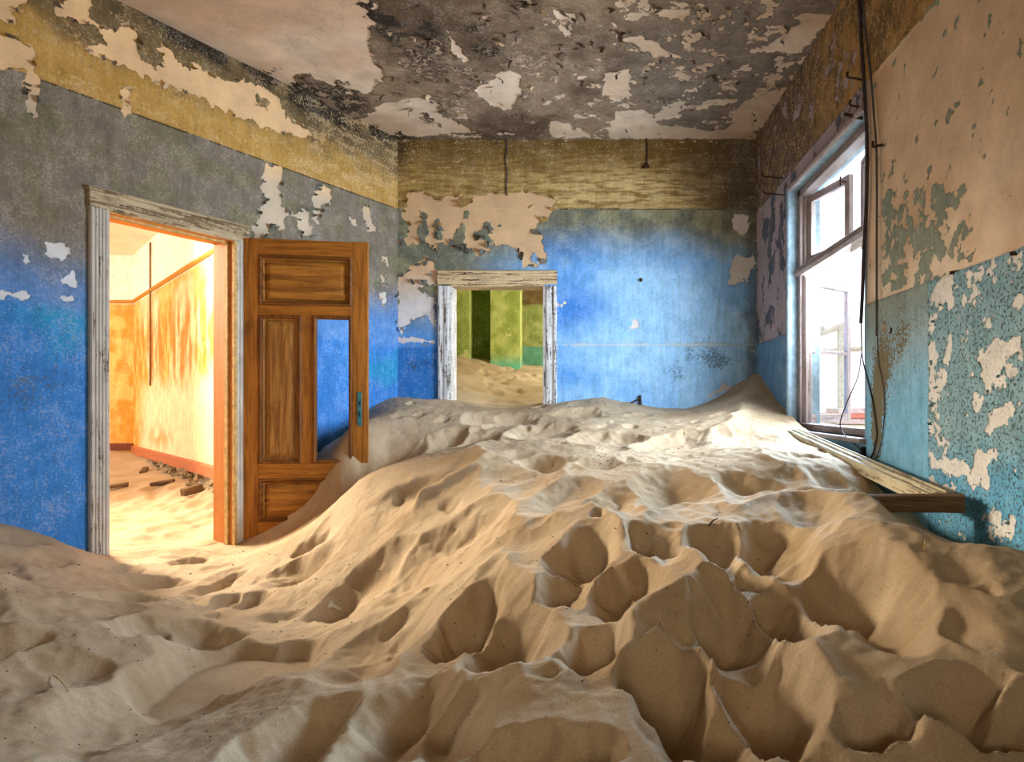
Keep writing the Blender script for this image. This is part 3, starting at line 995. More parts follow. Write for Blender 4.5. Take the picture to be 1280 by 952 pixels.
# wind-cut crests: polyline in the picture, height (m), half width (m)
CRESTS = [
    ([(575, 862), (620, 868), (665, 863), (726, 836), (760, 812), (786, 784), (820, 762), (862, 742)], .10, .10),
    ([(1045, 667), (1092, 674), (1117, 712), (1112, 751), (1085, 788), (1055, 811), (1018, 856)], .07, .10),
    ([(561, 770), (590, 725), (618, 711), (660, 745), (682, 785), (685, 808)], .06, .08),
    ([(820, 634), (861, 626), (921, 640), (972, 626), (1000, 640)], .045, .10),
    ([(690, 650), (720, 640), (757, 645), (775, 665), (815, 690), (840, 686)], .04, .09),
    ([(596, 572), (612, 580), (600, 594), (560, 612), (530, 634)], .10, .10),
    ([(496, 682), (560, 690), (610, 676), (640, 655)], .05, .08),
    ([(945, 476), (930, 495), (915, 525), (880, 548)], .05, .10),
    ([(897, 815), (935, 822), (985, 842), (1018, 862)], .05, .07),
    ([(1130, 880), (1159, 902), (1200, 893), (1280, 868)], .05, .05),
    ([(1080, 918), (1100, 930), (1140, 918), (1200, 935), (1240, 948)], .04, .05),
    ([(870, 700), (890, 735), (880, 780)], .05, .07),
    ([(0, 730), (20, 760), (30, 800), (50, 870)], .06, .09),
    ([(190, 800), (210, 850), (260, 868), (340, 862), (370, 872)], .05, .09),
    ([(952, 567), (990, 583), (1035, 606)], .03, .04),
    ([(700, 590), (760, 582), (830, 585)], .03, .08),
    ([(640, 540), (600, 560), (570, 580)], .03, .06),
    ([(1010, 628), (1050, 632), (1085, 636), (1100, 646)], .06, .08),
    *[([(1064 + k, 806 + 8 * k), (1077 + k, 802 + 8 * k), (1092 + k, 808 + 8 * k)], .010, .008) for k in range(6)],
    ([(420, 790), (470, 770), (520, 740), (560, 712)], .04, .09),
]


def footprint_scale(px, py):
    c = sand_hit(px, py)
    return c, F / c[1]


PIT_W = []
for px, py, rw, rh, d in PITS:
    c, k = footprint_scale(px, py)
    a, b = sand_hit(px, py - rh), sand_hit(px, py + rh)
    ry = min(max(abs(a[1] - b[1]) / 2, .5 * rw / k), 2.2 * rw / k)
    PIT_W.append((c[0], c[1], rw / k, ry, d * (1.35 if px < 460 or py > 830 else 1.1)))
CREST_W = [([sand_hit(*p) for p in pl], h, w) for pl, h, w in CRESTS]

# small random dimples over the whole drift
DIMPLES = []
for i in range(230):
    x, y = RNG.uniform(-3.4, 1.45), RNG.uniform(1.2, 6.6)
    if x < -1.928 + .5035 * (y - DB) + .1:
        continue
    r = RNG.uniform(.05, .16)
    DIMPLES.append((x, y, r, r * RNG.uniform(.7, 1.5), RNG.uniform(.012, .035)))


def relief(x, y):
    wx = x + .16 * (fbm(x, y, 3.2, 3, 401) - .5)
    wy = y + .20 * (fbm(x, y, 3.2, 3, 402) - .5)
    wx = wx + .05 * (fbm(x, y, 12, 3, 403) - .5)
    wy = wy + .05 * (fbm(x, y, 12, 3, 404) - .5)
    z = np.zeros_like(x)
    for pl, h, w in CREST_W:
        d = np.full(x.shape, 9.0)
        for a, b in zip(pl[:-1], pl[1:]):
            e = b - a
            t = np.clip(((wx - a[0]) * e[0] + (wy - a[1]) * e[1]) / (e @ e + 1e-9), 0, 1)
            d = np.minimum(d, np.hypot(wx - a[0] - t * e[0], wy - a[1] - t * e[1]))
        z = z + h * np.exp(-np.sqrt(d * d + .0002) / w)
    bowl = np.zeros_like(x)
    for cx, cy, rx, ry, d in PIT_W:
        ty = (wy - cy) / ry
        ty = np.where(ty > 0, ty / .95, ty / 1.7)
        q = ((wx - cx) / (rx * 1.3)) ** 2 + ty ** 2
        bowl = np.minimum(bowl, 1.45 * d * ((q + .03) ** .62 - 1))
    dim = np.zeros_like(x)
    for cx, cy, rx, ry, d in DIMPLES:
        q = ((wx - cx) / rx) ** 2 + ((wy - cy) / ry) ** 2
        dim = np.minimum(dim, d * (q - 1))
    edge = sm(.0, .25, x - (-1.928 + .5035 * (y - DB)))
    n = .035 * (fbm(x, y, 2.3, 3, 411) - .5) + .016 * (fbm(x * 1.6 + y * .5, y - x * .3, 9, 4, 412, .6) - .5) + .007 * (fbm(x, y, 38, 3, 413, .6) - .5)
    # small slides and wind ripples
    rp_ = np.sin((x * .8 + y * .45 + .10 * fbm(x, y, 5, 2, 415)) * 95)
    n = n + .0016 * rp_ * sm(.52, .66, fbm(x, y, 1.7, 3, 414))
    return (z + bowl + dim) * (.35 + .65 * edge) + n


def sand_z(x, y):
    return base(x, y) + relief(x, y)


ux = axis((-6.2, -3.4, .04), (-3.4, 1.60, .0105))
uy = axis((-1.5, 1.1, .05), (1.1, 2.6, .0085), (2.6, 7.02, .0125))
X, Y = np.meshgrid(ux, uy)
Z = np.maximum(sand_z(X, Y), VB + .02)
lw = -1.928 + .5035 * (Y - DB)
keepv = (X > lw - .48)
keep = keepv[:-1, :-1] & keepv[1:, 1:]
sand = new_mesh_object('sand_drift', grid_mesh('sand_drift', np.stack([X, Y, EYE + Z], -1), keep, {}), M_SAND)
tag(sand, 'rippled beige sand drift filling the abandoned blue room', 'sand', kind='stuff')


def on_sand(px, py, up=0.0):
    D = np.arange(1.2, 7.0, .004)
    Xr = (px - PCX) / F * D
    z = (PCY - py) / F * D
    d = z - sand_z(Xr, D)
    i = int(np.argmax(d < 0)) if (d < 0).any() else len(D) - 1
    return Vector((Xr[i], D[i], EYE + float(sand_z(Xr[i:i + 1], D[i:i + 1])[0]) + up))


# sand in the amber room
AM = np.array([(-3.12, 4.37, -.95), (-2.9, 4.75, -1.0), (-2.69, 5.175, -1.04), (-3.32, 4.5, -.96), (-2.95, 5.3, -1.02), sp_(140, 660, 5.3), sp_(200, 655, 5.55), sp_(250, 655, 5.7),
               sp_(135, 610, 7.0), sp_(200, 622, 6.5), sp_(267, 618, 6.45), sp_(267, 606, 6.75), sp_(200, 585, 8.4), sp_(167, 566, 9.83), sp_(135, 562, 9.83), (-9, 6, -.8), (-8.5, 9.8, -.65), (-6, 4.2, -.9), (-9, 3, -.8), (-2.2, 5.6, -.95), (-3.2, 6.4, -.8), (-5.5, 9.2, -.68), (-4.5, 8.4, -.72)])
am = TPS(AM, .004)
ux = axis((-9.6, -2.2, .022))
uy = axis((2.2, 9.95, .022))
X, Y = np.meshgrid(ux, uy)
Z = am(X, Y) + .03 * (fbm(X, Y, 2.5, 3, 501) - .5)
bowl = np.zeros_like(X)
for i in range(150):
    px, py = RNG.uniform(120, 280), RNG.uniform(605, 690)
    D = np.interp(py, [600, 625, 660, 690], [7.2, 6.4, 5.3, 4.5])
    cx = (px - PCX) / F * D
    r = RNG.uniform(.05, .12)
    bowl = np.minimum(bowl, RNG.uniform(.02, .045) * (((X - cx) / r) ** 2 + ((Y - D) / (r * 1.5)) ** 2 - 1))
Z = Z + bowl
am_d = ((-1.928 + .5035 * (Y - DB)) - X) * .893
near_door = (1 - sm(.30, .75, am_d))
Z = Z + (sand_z(X, Y) + .003 - Z) * near_door
keepv = X < (-1.928 + .5035 * (Y - DB)) - .20
keep = keepv[:-1, :-1] & keepv[1:, 1:]
s2 = new_mesh_object('sand_floor', grid_mesh('sand_floor', np.stack([X, Y, EYE + Z], -1), keep, {}), M_SAND)
tag(s2, 'sunlit trodden sand beyond the amber doorway', 'sand', kind='stuff')

# sand in the green room
GR = np.array([(-1.5, 6.9, .03), (-1.1, 6.9, 0), (-.6, 6.9, 0), (0, 6.9, .03), (1.5, 6.9, .2), sp_(572, 482, 7.5), sp_(620, 492, 7.6), sp_(676, 494, 7.6), sp_(572, 447, 8.9), sp_(610, 455, 8.9), sp_(650, 460, 9.0), sp_(678, 462, 9.1), (-3, 9, .75), (1, 9, .4), (-3, 7.2, .3), (-3, 10.4, .7), (1.4, 10.4, .4)])
gr = TPS(GR, .004)
ux = axis((-3.6, 1.55, .02))
uy = axis((6.88, 10.4, .02))
X, Y = np.meshgrid(ux, uy)
Z = gr(X, Y) + .05 * (fbm(X, Y, 2.0, 3, 601) - .5) - .06 * np.clip(fbm(X, Y, 4.5, 3, 602) - .55, 0, 1) * 3
Z = Z + (sand_z(X, Y) + .004 - Z) * (1 - sm(6.98, 7.35, Y))
s3 = new_mesh_object('sand_dune', grid_mesh('sand_dune', np.stack([X, Y, EYE + Z], -1), np.ones((len(uy) - 1, len(ux) - 1), bool), {}), M_SAND)
tag(s3, 'brown sand dune banked up inside the green room', 'sand', kind='stuff')

# ------------------------------------------------------------------ amber room shell
AMB_SIDE = Plane((-2.55, 5.36), (-.916, 1))
au0 = 0.24
au1 = AMB_SIDE.u(167)
AMB_FAR_D = AMB_SIDE.at(au1, 0).y
AX = AMB_SIDE.at(au1, 0).x
A_RAIL = AMB_SIDE.hit(167, 379)[1]
A_BASE = AMB_SIDE.hit(167, 558)[1]
A_CEIL = 2.16


def amber_fields(side):
    def f(U, V):
        big = fbm(U, V, 1.3, 4, 703 + side)
        mid = fbm(U, V, 6, 4, 705 + side)
        drip = fbm(U * 2.2, V * .5, 4.0, 4, 707, .6)
        am_ = lerp(C(222, 146, 50) + 0 * U[..., None], C(238, 184, 100), sm(.35, .65, mid))
        if side:
            pale = sm(.35, .0, V + (big - .5) * .5) * sm(.2, 1.2, (au1 - U))
            am_ = lerp(am_, C(238, 212, 166), np.clip(pale + .8 * sm(.44, .64, big) * sm(.1, .8, au1 - U), 0, 1))
            am_ = lerp(am_, C(200, 124, 30), .95 * sm(.38, .58, drip) * sm(.15, .55, V + (mid - .5) * .6) * sm(1.5, .9, V))
            am_ = lerp(am_, C(206, 134, 44), .8 * gauss(U, V, (au1 - 1.8, -.42), .8, .12) * sm(.4, .55, mid))
        else:
            am_ = lerp(am_, C(206, 140, 30), sm(.3, -.4, V + (big - .5) * .4) * .6)
        white = C(246, 236, 214) + 0 * U[..., None]
        ca = lerp(am_, white, (V > A_RAIL).astype(float))
        cb = C(246, 226, 186) + 0 * U[..., None]
        return fields_pack(ca, cb, C(176, 120, 50) + 0 * U[..., None], -.2 + 0 * U, .16 + .2 * sm(.5, .7, mid) * (V < A_RAIL), .004 * (big - .5))
    return f


wall_amber_side = wall('wall_amber_side', AMB_SIDE, axis((au0, au1, .03)), axis((A_BASE - .02, A_CEIL, .03)), [], amber_fields(1), M_PEEL, -1)
AMB_FAR = Plane((AX, AMB_FAR_D), (-1, 0))
wall_amber_far = wall('wall_amber_far', AMB_FAR, axis((0, 2.9, .03)), axis((VB, A_CEIL, .03)), [], amber_fields(0), M_PEEL, -1)
AMB_LEFT = Plane((-9.55, 2.0), (0, 1))
wall('wall_amber_left', AMB_LEFT, axis((0, 8, .1)), axis((VB, A_CEIL, .1)), [], amber_fields(0), M_PEEL)
# keep the amber ceiling outside the main room: cut by the line of the party wall
o = MB()
pts = [(-9.6, 2.0), (-1.928 + .5035 * (2.0 - DB) - .1, 2.0), (-1.928 + .5035 * (6.6 - DB) - .1, 6.6), (-3.9, 7.1), (AX, AMB_FAR_D + .02), (-9.6, AMB_FAR_D + .02)]
n = len(pts)
o.add([(x, y, EYE + A_CEIL) for x, y in pts] + [(x, y, EYE + A_CEIL + .05) for x, y in pts], [tuple(range(n - 1, -1, -1)), tuple(range(n, 2 * n))] + [(i, (i + 1) % n, n + (i + 1) % n, n + i) for i in range(n)])
M_ACEIL = plain('amber_ceiling', C(244, 230, 200), .9, 0, .12, 4)
tag(o.build('ceiling_amber', M_ACEIL), kind='structure')


def along(pl, u0, u1, v, flip, prof, name, mat, label=None):
    """moulding along a wall: profile (up, out)"""
    a, b = pl.at(u0, v), pl.at(u1, v)
    nn = Vector((pl.d[1], -pl.d[0], 0)) * flip
    o = MB().sweep(prof, a, b, (0, 0, 1), nn).build(name, mat)
    o['kind'] = 'structure'
    return o


along(AMB_SIDE, au0, au1, A_RAIL, -1, [(0, 0), (.05, 0), (.045, .025), (.02, .035), (0, .015)], 'trim_1', M_AMBERTRIM)
along(AMB_FAR, 0, 2.9, A_RAIL, -1, [(0, 0), (.05, 0), (.045, .025), (.02, .035), (0, .015)], 'trim_2', M_AMBERTRIM)
along(AMB_SIDE, au0, au1, A_BASE - .10, -1, [(0, -.02), (.12, -.02), (.12, .02), (.10, .03), (0, .03)], 'baseboard_amber_side', M_REDBASE)
along(AMB_FAR, 0, 2.9, A_BASE - .05, -1, [(0, -.02), (.10, -.02), (.10, .02), (.08, .03), (0, .03)], 'baseboard_amber_far', plain('brown_baseboard', C(120, 60, 34), .7))
# broken wall foot under the baseboard: rubble stones
foot = along(AMB_SIDE, au0, au1, VB, -1, [(0, -.25), (-A_BASE * 0 + (A_BASE - .10 - VB), -.25), ((A_BASE - .10 - VB), -.02), (0, .06)], 'wall_amber_foot', M_STONE)
stone_meshes = []
for k in range(5):
    r = np.random.default_rng(k)
    vs = []
    for i in range(3):
        for j in range(5):
            a = 2 * math.pi * j / 5
            th = (-.8, 0, .8)[i]
            q = 1 + r.uniform(-.3, .3)
            vs.append((math.cos(a) * math.cos(th) * q, math.sin(a) * math.cos(th) * q, math.sin(th) * q * .8))
    fs = [(i * 5 + j, i * 5 + (j + 1) % 5, (i + 1) * 5 + (j + 1) % 5, (i + 1) * 5 + j) for i in range(2) for j in range(5)] + [(4, 3, 2, 1, 0), (10, 11, 12, 13, 14)]
    me = MB().add(vs, fs).mesh('stone')
    me.materials.append(M_STONE)
    stone_meshes.append(me)
for i in range(120):
    u = random.uniform(.9, au1 - .02)
    v = A_BASE - .11 - random.random() ** 1.3 * .20
    p = AMB_SIDE.at(u, v)
    nn = Vector((AMB_SIDE.d[1], -AMB_SIDE.d[0], 0)) * -1
    p = p + nn * (random.uniform(.0, .05) + (A_BASE - .11 - v) * .35)
    s = bpy.data.objects.new('stone', stone_meshes[i % 5])
    COL.objects.link(s)
    s.parent = foot
    s.location = p
    q = random.uniform(.018, .05)
    s.scale = (q, q, q * .8)
    s.rotation_euler = (random.uniform(0, 6), random.uniform(0, 6), random.uniform(0, 6))


# conduit on the amber side wall
def on_plane(pl, px, py, off, flip=1):
    u, v = pl.hit(px, py)
    return pl.at(u, v, off * flip)


o = MB().tube([on_plane(AMB_SIDE, 190, y, .02, -1) for y in (303, 340, 368, 400, 440, 482)], .012, 6, 1).build('wall_conduit', M_CONDUIT, None, True)
tag(o, 'thin upright conduit on the sunlit amber wall', 'conduit')
for i, (px, py, D, L, rz, lab) in enumerate(((203, 604, 7.1, .22, .3, 'small flat splinter of wood lying below the amber baseboard'), (240, 610, 6.55, .20, 1.2, 'brown broken wood block against the rubble of the amber wall'), (180, 586, 8.2, .25, 2.0, 'dark stick on the far sand of the amber room'), (139, 612, 7.0, .3, .5, 'wood splinter on the amber room sand beside the doorway edge'))):
    p = P(px, py, D)
    p.z = EYE + float(am(np.array([p.x]), np.array([p.y]))[0]) + .012
    o = MB().box(-L / 2, L / 2, -.03, .03, -.012, .02 if i != 1 else .06, .004).build('wood_scrap', M_PLANKD)
    o.location = p
    o.rotation_euler = (.1, -.15, rz)
    tag(o, lab, 'wood scrap', 'wood scraps in the amber room')

# ------------------------------------------------------------------ green room shell
def green_fields(dark):
    def f(U, V):
        big = fbm(U, V, 1.6, 4, 803)
        mid = fbm(U, V, 7, 4, 805)
        g = lerp(C(146, 158, 74) + 0 * U[..., None], C(182, 186, 106), sm(.35, .65, mid))
        if dark:  # the back wall's shade is mixed into its green and turquoise
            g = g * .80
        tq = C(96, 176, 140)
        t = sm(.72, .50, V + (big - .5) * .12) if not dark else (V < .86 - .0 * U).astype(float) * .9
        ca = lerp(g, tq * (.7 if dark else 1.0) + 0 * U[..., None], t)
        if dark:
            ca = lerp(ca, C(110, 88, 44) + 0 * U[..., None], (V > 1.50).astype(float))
        return fields_pack(ca, C(206, 202, 130) + 0 * U[..., None], C(90, 100, 40) + 0 * U[..., None], (.22 if not dark else .0) + (big - .5) * 1.3, .2 + .15 * sm(.5, .7, mid), .004 * (big - .5))
    return f


PG_BACK = Plane((-3.6, 10.3), (1, 0))
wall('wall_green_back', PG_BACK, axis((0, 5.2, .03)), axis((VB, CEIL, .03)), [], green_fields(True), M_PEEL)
for x0, x1, nm in ((-3.6, (587 - PCX) / F * 9.1, 'wall_green_left'), ((613 - PCX) / F * 9.1, (650 - PCX) / F * 9.1, 'wall_green_pier')):
    pg = Plane((x0, 9.1), (1, 0))
    w_ = wall(nm, pg, axis((0, x1 - x0, .03)), axis((VB, CEIL, .03)), [], green_fields(False), M_PEEL)
    sd = Plane((x1, 9.1), (0, 1))
    wall(nm + '_edge', sd, axis((0, .3, .03)), axis((VB, CEIL, .06)), [], green_fields(False), M_PEEL, 1)
    sd = Plane((x0, 9.1), (0, 1))
    wall(nm + '_edge', sd, axis((0, .3, .03)), axis((VB, CEIL, .06)), [], green_fields(False), M_PEEL, -1)
wall('wall_recess_shade_slab', Plane(((560 - PCX) / F * 9.6, 9.38), (1, 0)), axis((0, .75, .03)), axis((VB, CEIL, .03)), [], plain_fields(C(92, 112, 34), C(120, 140, 60), 811, 0.0), M_PEEL)  # slab added in darker green, the recess's shade put into its colour
wall('wall_green_side', Plane((-3.6, 6.9), (0, 1)), axis((0, 3.4, .08)), axis((VB, CEIL, .08)), [], green_fields(False), M_PEEL)
wall('wall_green_window', Plane((1.6, 6.9), (0, 1)), axis((0, 3.4, .08)), axis((VB, CEIL, .08)), [], green_fields(False), M_PEEL, -1)
PGF = Plane((-3.6, DB + .22), (1, 0))
wall('wall_green_front', PGF, axis((0, 5.2, .05)), axis((VB, CEIL, .05)), [(BD_U[0] - 1.928 + 3.6, BD_U[1] - 1.928 + 3.6, VB, BD_TOP)], green_fields(False), M_PEEL, -1)
tag(MB().box(-3.65, 1.65, DB + .2, 10.4, EYE + CEIL, EYE + CEIL + .05).build('ceiling_green', M_ACEIL), kind='structure')

# ------------------------------------------------------------------ door_1: amber doorway
ang_l = math.atan2(PL.d[1], PL.d[0])


def local_frame(pl, u, ang):
    p = pl.at(u, VB)
    return empty('frame', p, ang)


d1 = local_frame(PL, DOOR_U[0], ang_l)
d1.name = 'door_1'
d1['kind'] = 'structure'
DW = DOOR_U[1] - DOOR_U[0]
DT = DOOR_TOP - VB
CW = .115


def flute(w, t, n=4):
    pr = [(0, 0), (0, t * .8), (.006, t)]
    a, b = .016, w - .02
    st = (b - a) / (n * 2)
    for i in range(n):
        x = a + i * 2 * st
        pr += [(x, t), (x + st * .4, t - .006), (x + st, t - .006), (x + st * 1.4, t)]
    pr += [(w - .012, t), (w, t * .55), (w, 0)]
    return pr


fl_ = flute(CW, .034)
# the out direction is -y (into the blue room)
MB().sweep(fl_, (-CW, 0, 0), (-CW, 0, DT + .01), (1, 0, 0), (0, -1, 0)).build('side_casing', M_CASE_V, d1)
MB().sweep([(CW - a, b) for a, b in reversed(fl_)], (DW, 0, 0), (DW, 0, DT + .01), (1, 0, 0), (0, -1, 0)).build('side_casing', M_CASE_V, d1)
MB().sweep(fl_[::-1], (-CW - .005, 0, DT + CW), (DW + CW + .005, 0, DT + CW), (0, 0, -1), (0, -1, 0)).build('head_casing', M_CASE_H, d1)
MB().sweep([(0, 0), (.022, 0), (.022, .035), (.010, .046), (0, .040)], (-CW - .012, 0, DT + CW), (DW + CW + .012, 0, DT + CW), (0, 0, 1), (0, -1, 0)).build('casing_cap', M_CASE_H, d1)
JD = .23
MB().box(-.02, .0, -.004, JD, 0, DT + .02, .002).build('jamb', M_JAMB, d1)
MB().box(DW, DW + .02, -.004, JD, 0, DT + .02, .002).build('jamb', M_JAMB, d1)
M_JAMBH = wood_material('orange_head_wood', C(214, 134, 40), C(226, 150, 60), C(190, 108, 34), 'x', scale=0.5)
MB().box(-.02, DW + .02, -.004, JD, DT, DT + .02, .002).build('head_jamb', M_JAMBH, d1)
M_STOP = plain('yellowed_stop', C(196, 164, 104), .7)
MB().box(DW - .018, DW, .035, .075, 0, DT, .002).build('door_stop', M_STOP, d1)
MB().box(0, DW, .035, .075, DT - .018, DT, .002).build('door_stop', M_STOP, d1)
MB().box(DW - .012, DW + .012, -.040, -.006, .02, DT, .003).build('hinge_strip', M_STOP, d1)

# the leaf
HX, HY = -2.705, 5.155
PLF = Plane((HX, HY), (.922, .155))
leaf = empty('wooden_door', (HX, HY, 0), math.atan2(.155, .922))
tag(leaf, 'open golden brown panelled wooden door missing one panel, half buried in sand', 'door')
TH = .042
W_ = PLF.u(460)


def lu(px): return PLF.u(px)
def lv(px, py): return PLF.hit(px, py)[1] + EYE


zt = lv(380, 300)
uA, uB = lu(323), lu(440)
uM0, uM1 = lu(377), lu(391)
z_top = lv(380, 319)
z_m0, z_m1 = lv(380, 394), lv(380, 382)
z_l0, z_l1 = lv(380, 597), lv(380, 579)
MB().box(0.0, uA, 0, TH, .02, zt, .003).build('stile', M_DOOR_V, leaf)
MB().box(uB, W_, 0, TH, .02, zt + .004, .003).build('stile', M_DOOR_V, leaf)
MB().box(uA, uB, 0, TH, z_top, zt, .002).build('rail', M_DOOR_H, leaf)
MB().box(uA, uB, 0, TH, z_m0, z_m1, .002).build('rail', M_DOOR_H, leaf)
MB().box(uA, uB, 0, TH, z_l0, z_l1, .002).build('rail', M_DOOR_H, leaf)
MB().box(uA, uB, 0, TH, .02, .25, .002).build('rail', M_DOOR_H, leaf)
MB().box(uM0, uM1, 0, TH, z_l1, z_m0, .002).build('muntin', M_DOOR_V, leaf)
fram = [(0, .001), (.010, -.007), (.017, -.007), (.024, .006), (.032, .008), (.032, .014)]
fld = [(.032, .014), (.038, .022), (.050, .022), (.058, .018), (.085, .008)]
for (x0, x1, z0, z1, mt) in ((uA, uB, z_m1, z_top, M_PANEL_H), (uA, uM0, z_l1, z_m0, M_PANEL_V), (uA, uB, .25, z_l0, M_PANEL_H)):
    pn = MB().rings(x0, x1, z0, z1, fld, True)
    pn.box(x0 + .012, x1 - .012, .022, .032, z0 + .012, z1 - .012)
    pn.build('panel', mt, leaf)
    MB().rings(x0, x1, z0, z1, fram, False).build('moulding', M_MOULD_H if mt is M_PANEL_H else M_MOULD_V, leaf)
MB().rings(uM1, uB, z_l1, z_m0, [(0, .002), (0, -.004), (.006, -.012), (.014, -.012), (.022, .0), (.026, .004), (.026, .03), (.008, .032), (0, TH)], False).build('moulding', M_MOULD_V, leaf)
lk = MB().box(lu(446.5), lu(452), -.006, .002, lv(449, 532), lv(449, 490), .002).build('lock_plate', M_TEALMETAL, leaf)
tag(lk, 'teal painted lock plate')
xk, zk = lu(449.2), lv(449, 504)
MB().tube([(xk, -.008, zk), (xk, -.004, zk)], .008, 10, 1).build('spindle_hole', M_DARK, lk)
MB().box(xk - .004, xk + .004, -.008, -.004, lv(449, 520), lv(449, 514)).build('keyhole', M_DARK, lk)
for zz in (lv(301, 347), lv(301, 640)):
    MB().tube([(-.012, -.012, zz - .055), (-.012, -.012, zz + .055)], .011, 10, 1).build('hinge', M_BRASS, leaf)

# ------------------------------------------------------------------ door_2: opening to the green room
d2 = empty('door_2', PB.at(BD_U[0], VB), 0)
d2['kind'] = 'structure'
BW = BD_U[1] - BD_U[0]
BT = BD_TOP - VB
cw = .135
f2 = [(0, 0), (0, .03), (.012, .042), (.03, .042), (.034, .03), (.06, .03), (.066, .036), (.10, .036), (.108, .026), (.135, .018), (.135, 0)]
MB().sweep(f2, (-cw, 0, 0), (-cw, 0, BT + .0), (1, 0, 0), (0, -1, 0)).build('side_casing', M_BCASE_V, d2)
MB().sweep([(cw - a, b) for a, b in reversed(f2)], (BW, 0, 0), (BW, 0, BT), (1, 0, 0), (0, -1, 0)).build('side_casing', M_BCASE_V, d2)
MB().sweep(f2[::-1], (-cw - .002, 0, BT + cw + .02), (BW + cw + .002, 0, BT + cw + .02), (0, 0, -1), (0, -1, 0)).build('head_casing', M_BCASE_H, d2)
MB().box(-.02, 0, -.003, .225, 0, BT, .002).build('jamb', M_BCASE_V, d2)
MB().box(BW, BW + .02, -.003, .225, 0, BT, .002).build('jamb', M_BCASE_V, d2)
MB().box(-.02, BW + .02, -.003, .225, BT, BT + .02, .002).build('head_jamb', M_BCASE_H, d2)

# ------------------------------------------------------------------ window_1
win = empty('window_1', PR.at(W_U[0], W_V[0]), -math.pi / 2)
win['kind'] = 'structure'
WW = W_U[1] - W_U[0]
WH = W_V[1] - W_V[0]
M_REVEAL = plain('pale_blue_reveal', C(140, 160, 172), .85, 0, .3, 12)
# plastered reveal of the wall opening
for nm, b in (('reveal', (-.02, 0, 0, .24, -.02, WH + .02)), ('reveal', (WW, WW + .02, 0, .24, -.02, WH + .02)), ('reveal', (0, WW, 0, .24, WH, WH + .02)), ('reveal', (0, WW, 0, .24, -.02, 0))):
    MB().box(*b).build(nm, M_REVEAL, win)
rd = [(math.cos(a) * .022, math.sin(a) * .022) for a in np.linspace(0, 2 * math.pi, 10, endpoint=False)]
MB().sweep(rd, (-.005, -.012, -.0), (-.005, -.012, WH + .02), (1, 0, 0), (0, 1, 0)).build('edge_bead', M_REVEAL, win)
MB().sweep(rd, (-.02, -.012, WH + .012), (WW + .02, -.012, WH + .012), (0, 1, 0), (0, 0, 1)).build('edge_bead', M_WINH, win)
FJ = .055
MB().box(.0, FJ, .06, .15, 0, WH, .004).build('frame_jamb', M_WIN, win)
MB().box(FJ, FJ + .02, .09, .15, 0, WH, .003).build('rebate', M_WIN, win)
MB().box(WW - FJ, WW, .06, .15, 0, WH, .004).build('frame_jamb', M_WIN, win)
MB().box(0, WW, .06, .15, WH - .06, WH, .004).build('frame_head', M_WINH, win)
tz = 1.03 - W_V[0]
trp = [(0, .05), (.02, .03), (.05, .03), (.07, .05), (.07, .15), (0, .15)]
MB().sweep(trp, (0, 0, tz), (WW, 0, tz), (0, 0, 1), (0, 1, 0)).build('transom', M_WINH, win)
MB().box(0, WW, .05, .16, 0, .05, .004).build('frame_sill', M_WINH, win)
MB().box(-.03, WW + .04, -.05, .10, -.03, .0, .006).build('sill_board', M_WINH, win)


def sash(hx, hy, ang, width, z0, z1, label, bars=(), st=.058, latch=None):
    """ang: direction of the sash from its hinge, world angle"""
    e = empty('window_sash', (hx, hy, EYE + z0), ang)
    tag(e, label, 'window', 'wooden window sashes')
    H = z1 - z0
    t = .018
    MB().box(0, st, -t, t, 0, H, .003).build('stile', M_WIN, e)
    MB().box(width - st, width, -t, t, 0, H, .003).build('stile', M_WIN, e)
    MB().box(st, width - st, -t, t, 0, st * 1.2, .003).build('rail', M_WINH, e)
    MB().box(st, width - st, -t, t, H - st, H, .003).build('rail', M_WINH, e)
    zs = [st * 1.2] + list(bars) + [H - st]
    for b in bars:
        MB().box(st, width - st, -t * .8, t * .8, b - .014, b + .014, .002).build('glazing_bar', M_WINH, e)
    for a, b in zip(zs[:-1], zs[1:]):
        MB().box(st - .004, width - st + .004, -.002, .002, a, b).build('pane', M_GLASS, e)
    if latch:
        lx, lz = latch
        lt = MB().tube([(lx, -.02, lz), (lx, -.07, lz)], .006, 6, 1)
        lt.tube([(lx, -.07, lz - .035), (lx, -.07, lz + .035)], .006, 6, 1)
        lt.build('latch', M_RUST, e)
    return e


XW = 1.598 + .13
hinge_far = DB - W_U[0] - FJ - .02
hinge_near = DB - W_U[1] + FJ


def dirang(dx, dy): return math.atan2(dy, dx)


zl = lambda py, D: (PCY - py) / F * D
sash(XW - .04, hinge_far, dirang(.50, .40), .66, -.15, 1.015, 'tall lower window sash swung outward with one level glazing bar', bars=(.58,))
sash(XW, hinge_far, dirang(.11, -.46), .56, 1.11, 1.66, 'upper window sash hinged beside the back corner, standing ajar', latch=(.53, .50))
sash(XW + .01, hinge_near, dirang(.10, .55), .60, 1.06, 1.66, 'upper window sash beside the hanging cables, standing ajar')

# ------------------------------------------------------------------ outside the window
og = MB().box(1.95, 60, -30, 60, -.4, -.1).build('desert_ground', M_OUT)
tag(og, 'bleached bright sand ground beyond the window', 'ground', kind='structure')
fe = empty('wooden_fence', P(1035, 440, 11.0))
fe.location.z = -.1
tag(fe, 'collapsed grey wooden fence beyond the open window', 'fence')


def rel(p): return p - fe.location


def fp(px, py, D=11.0): return rel(P(px, py, D))


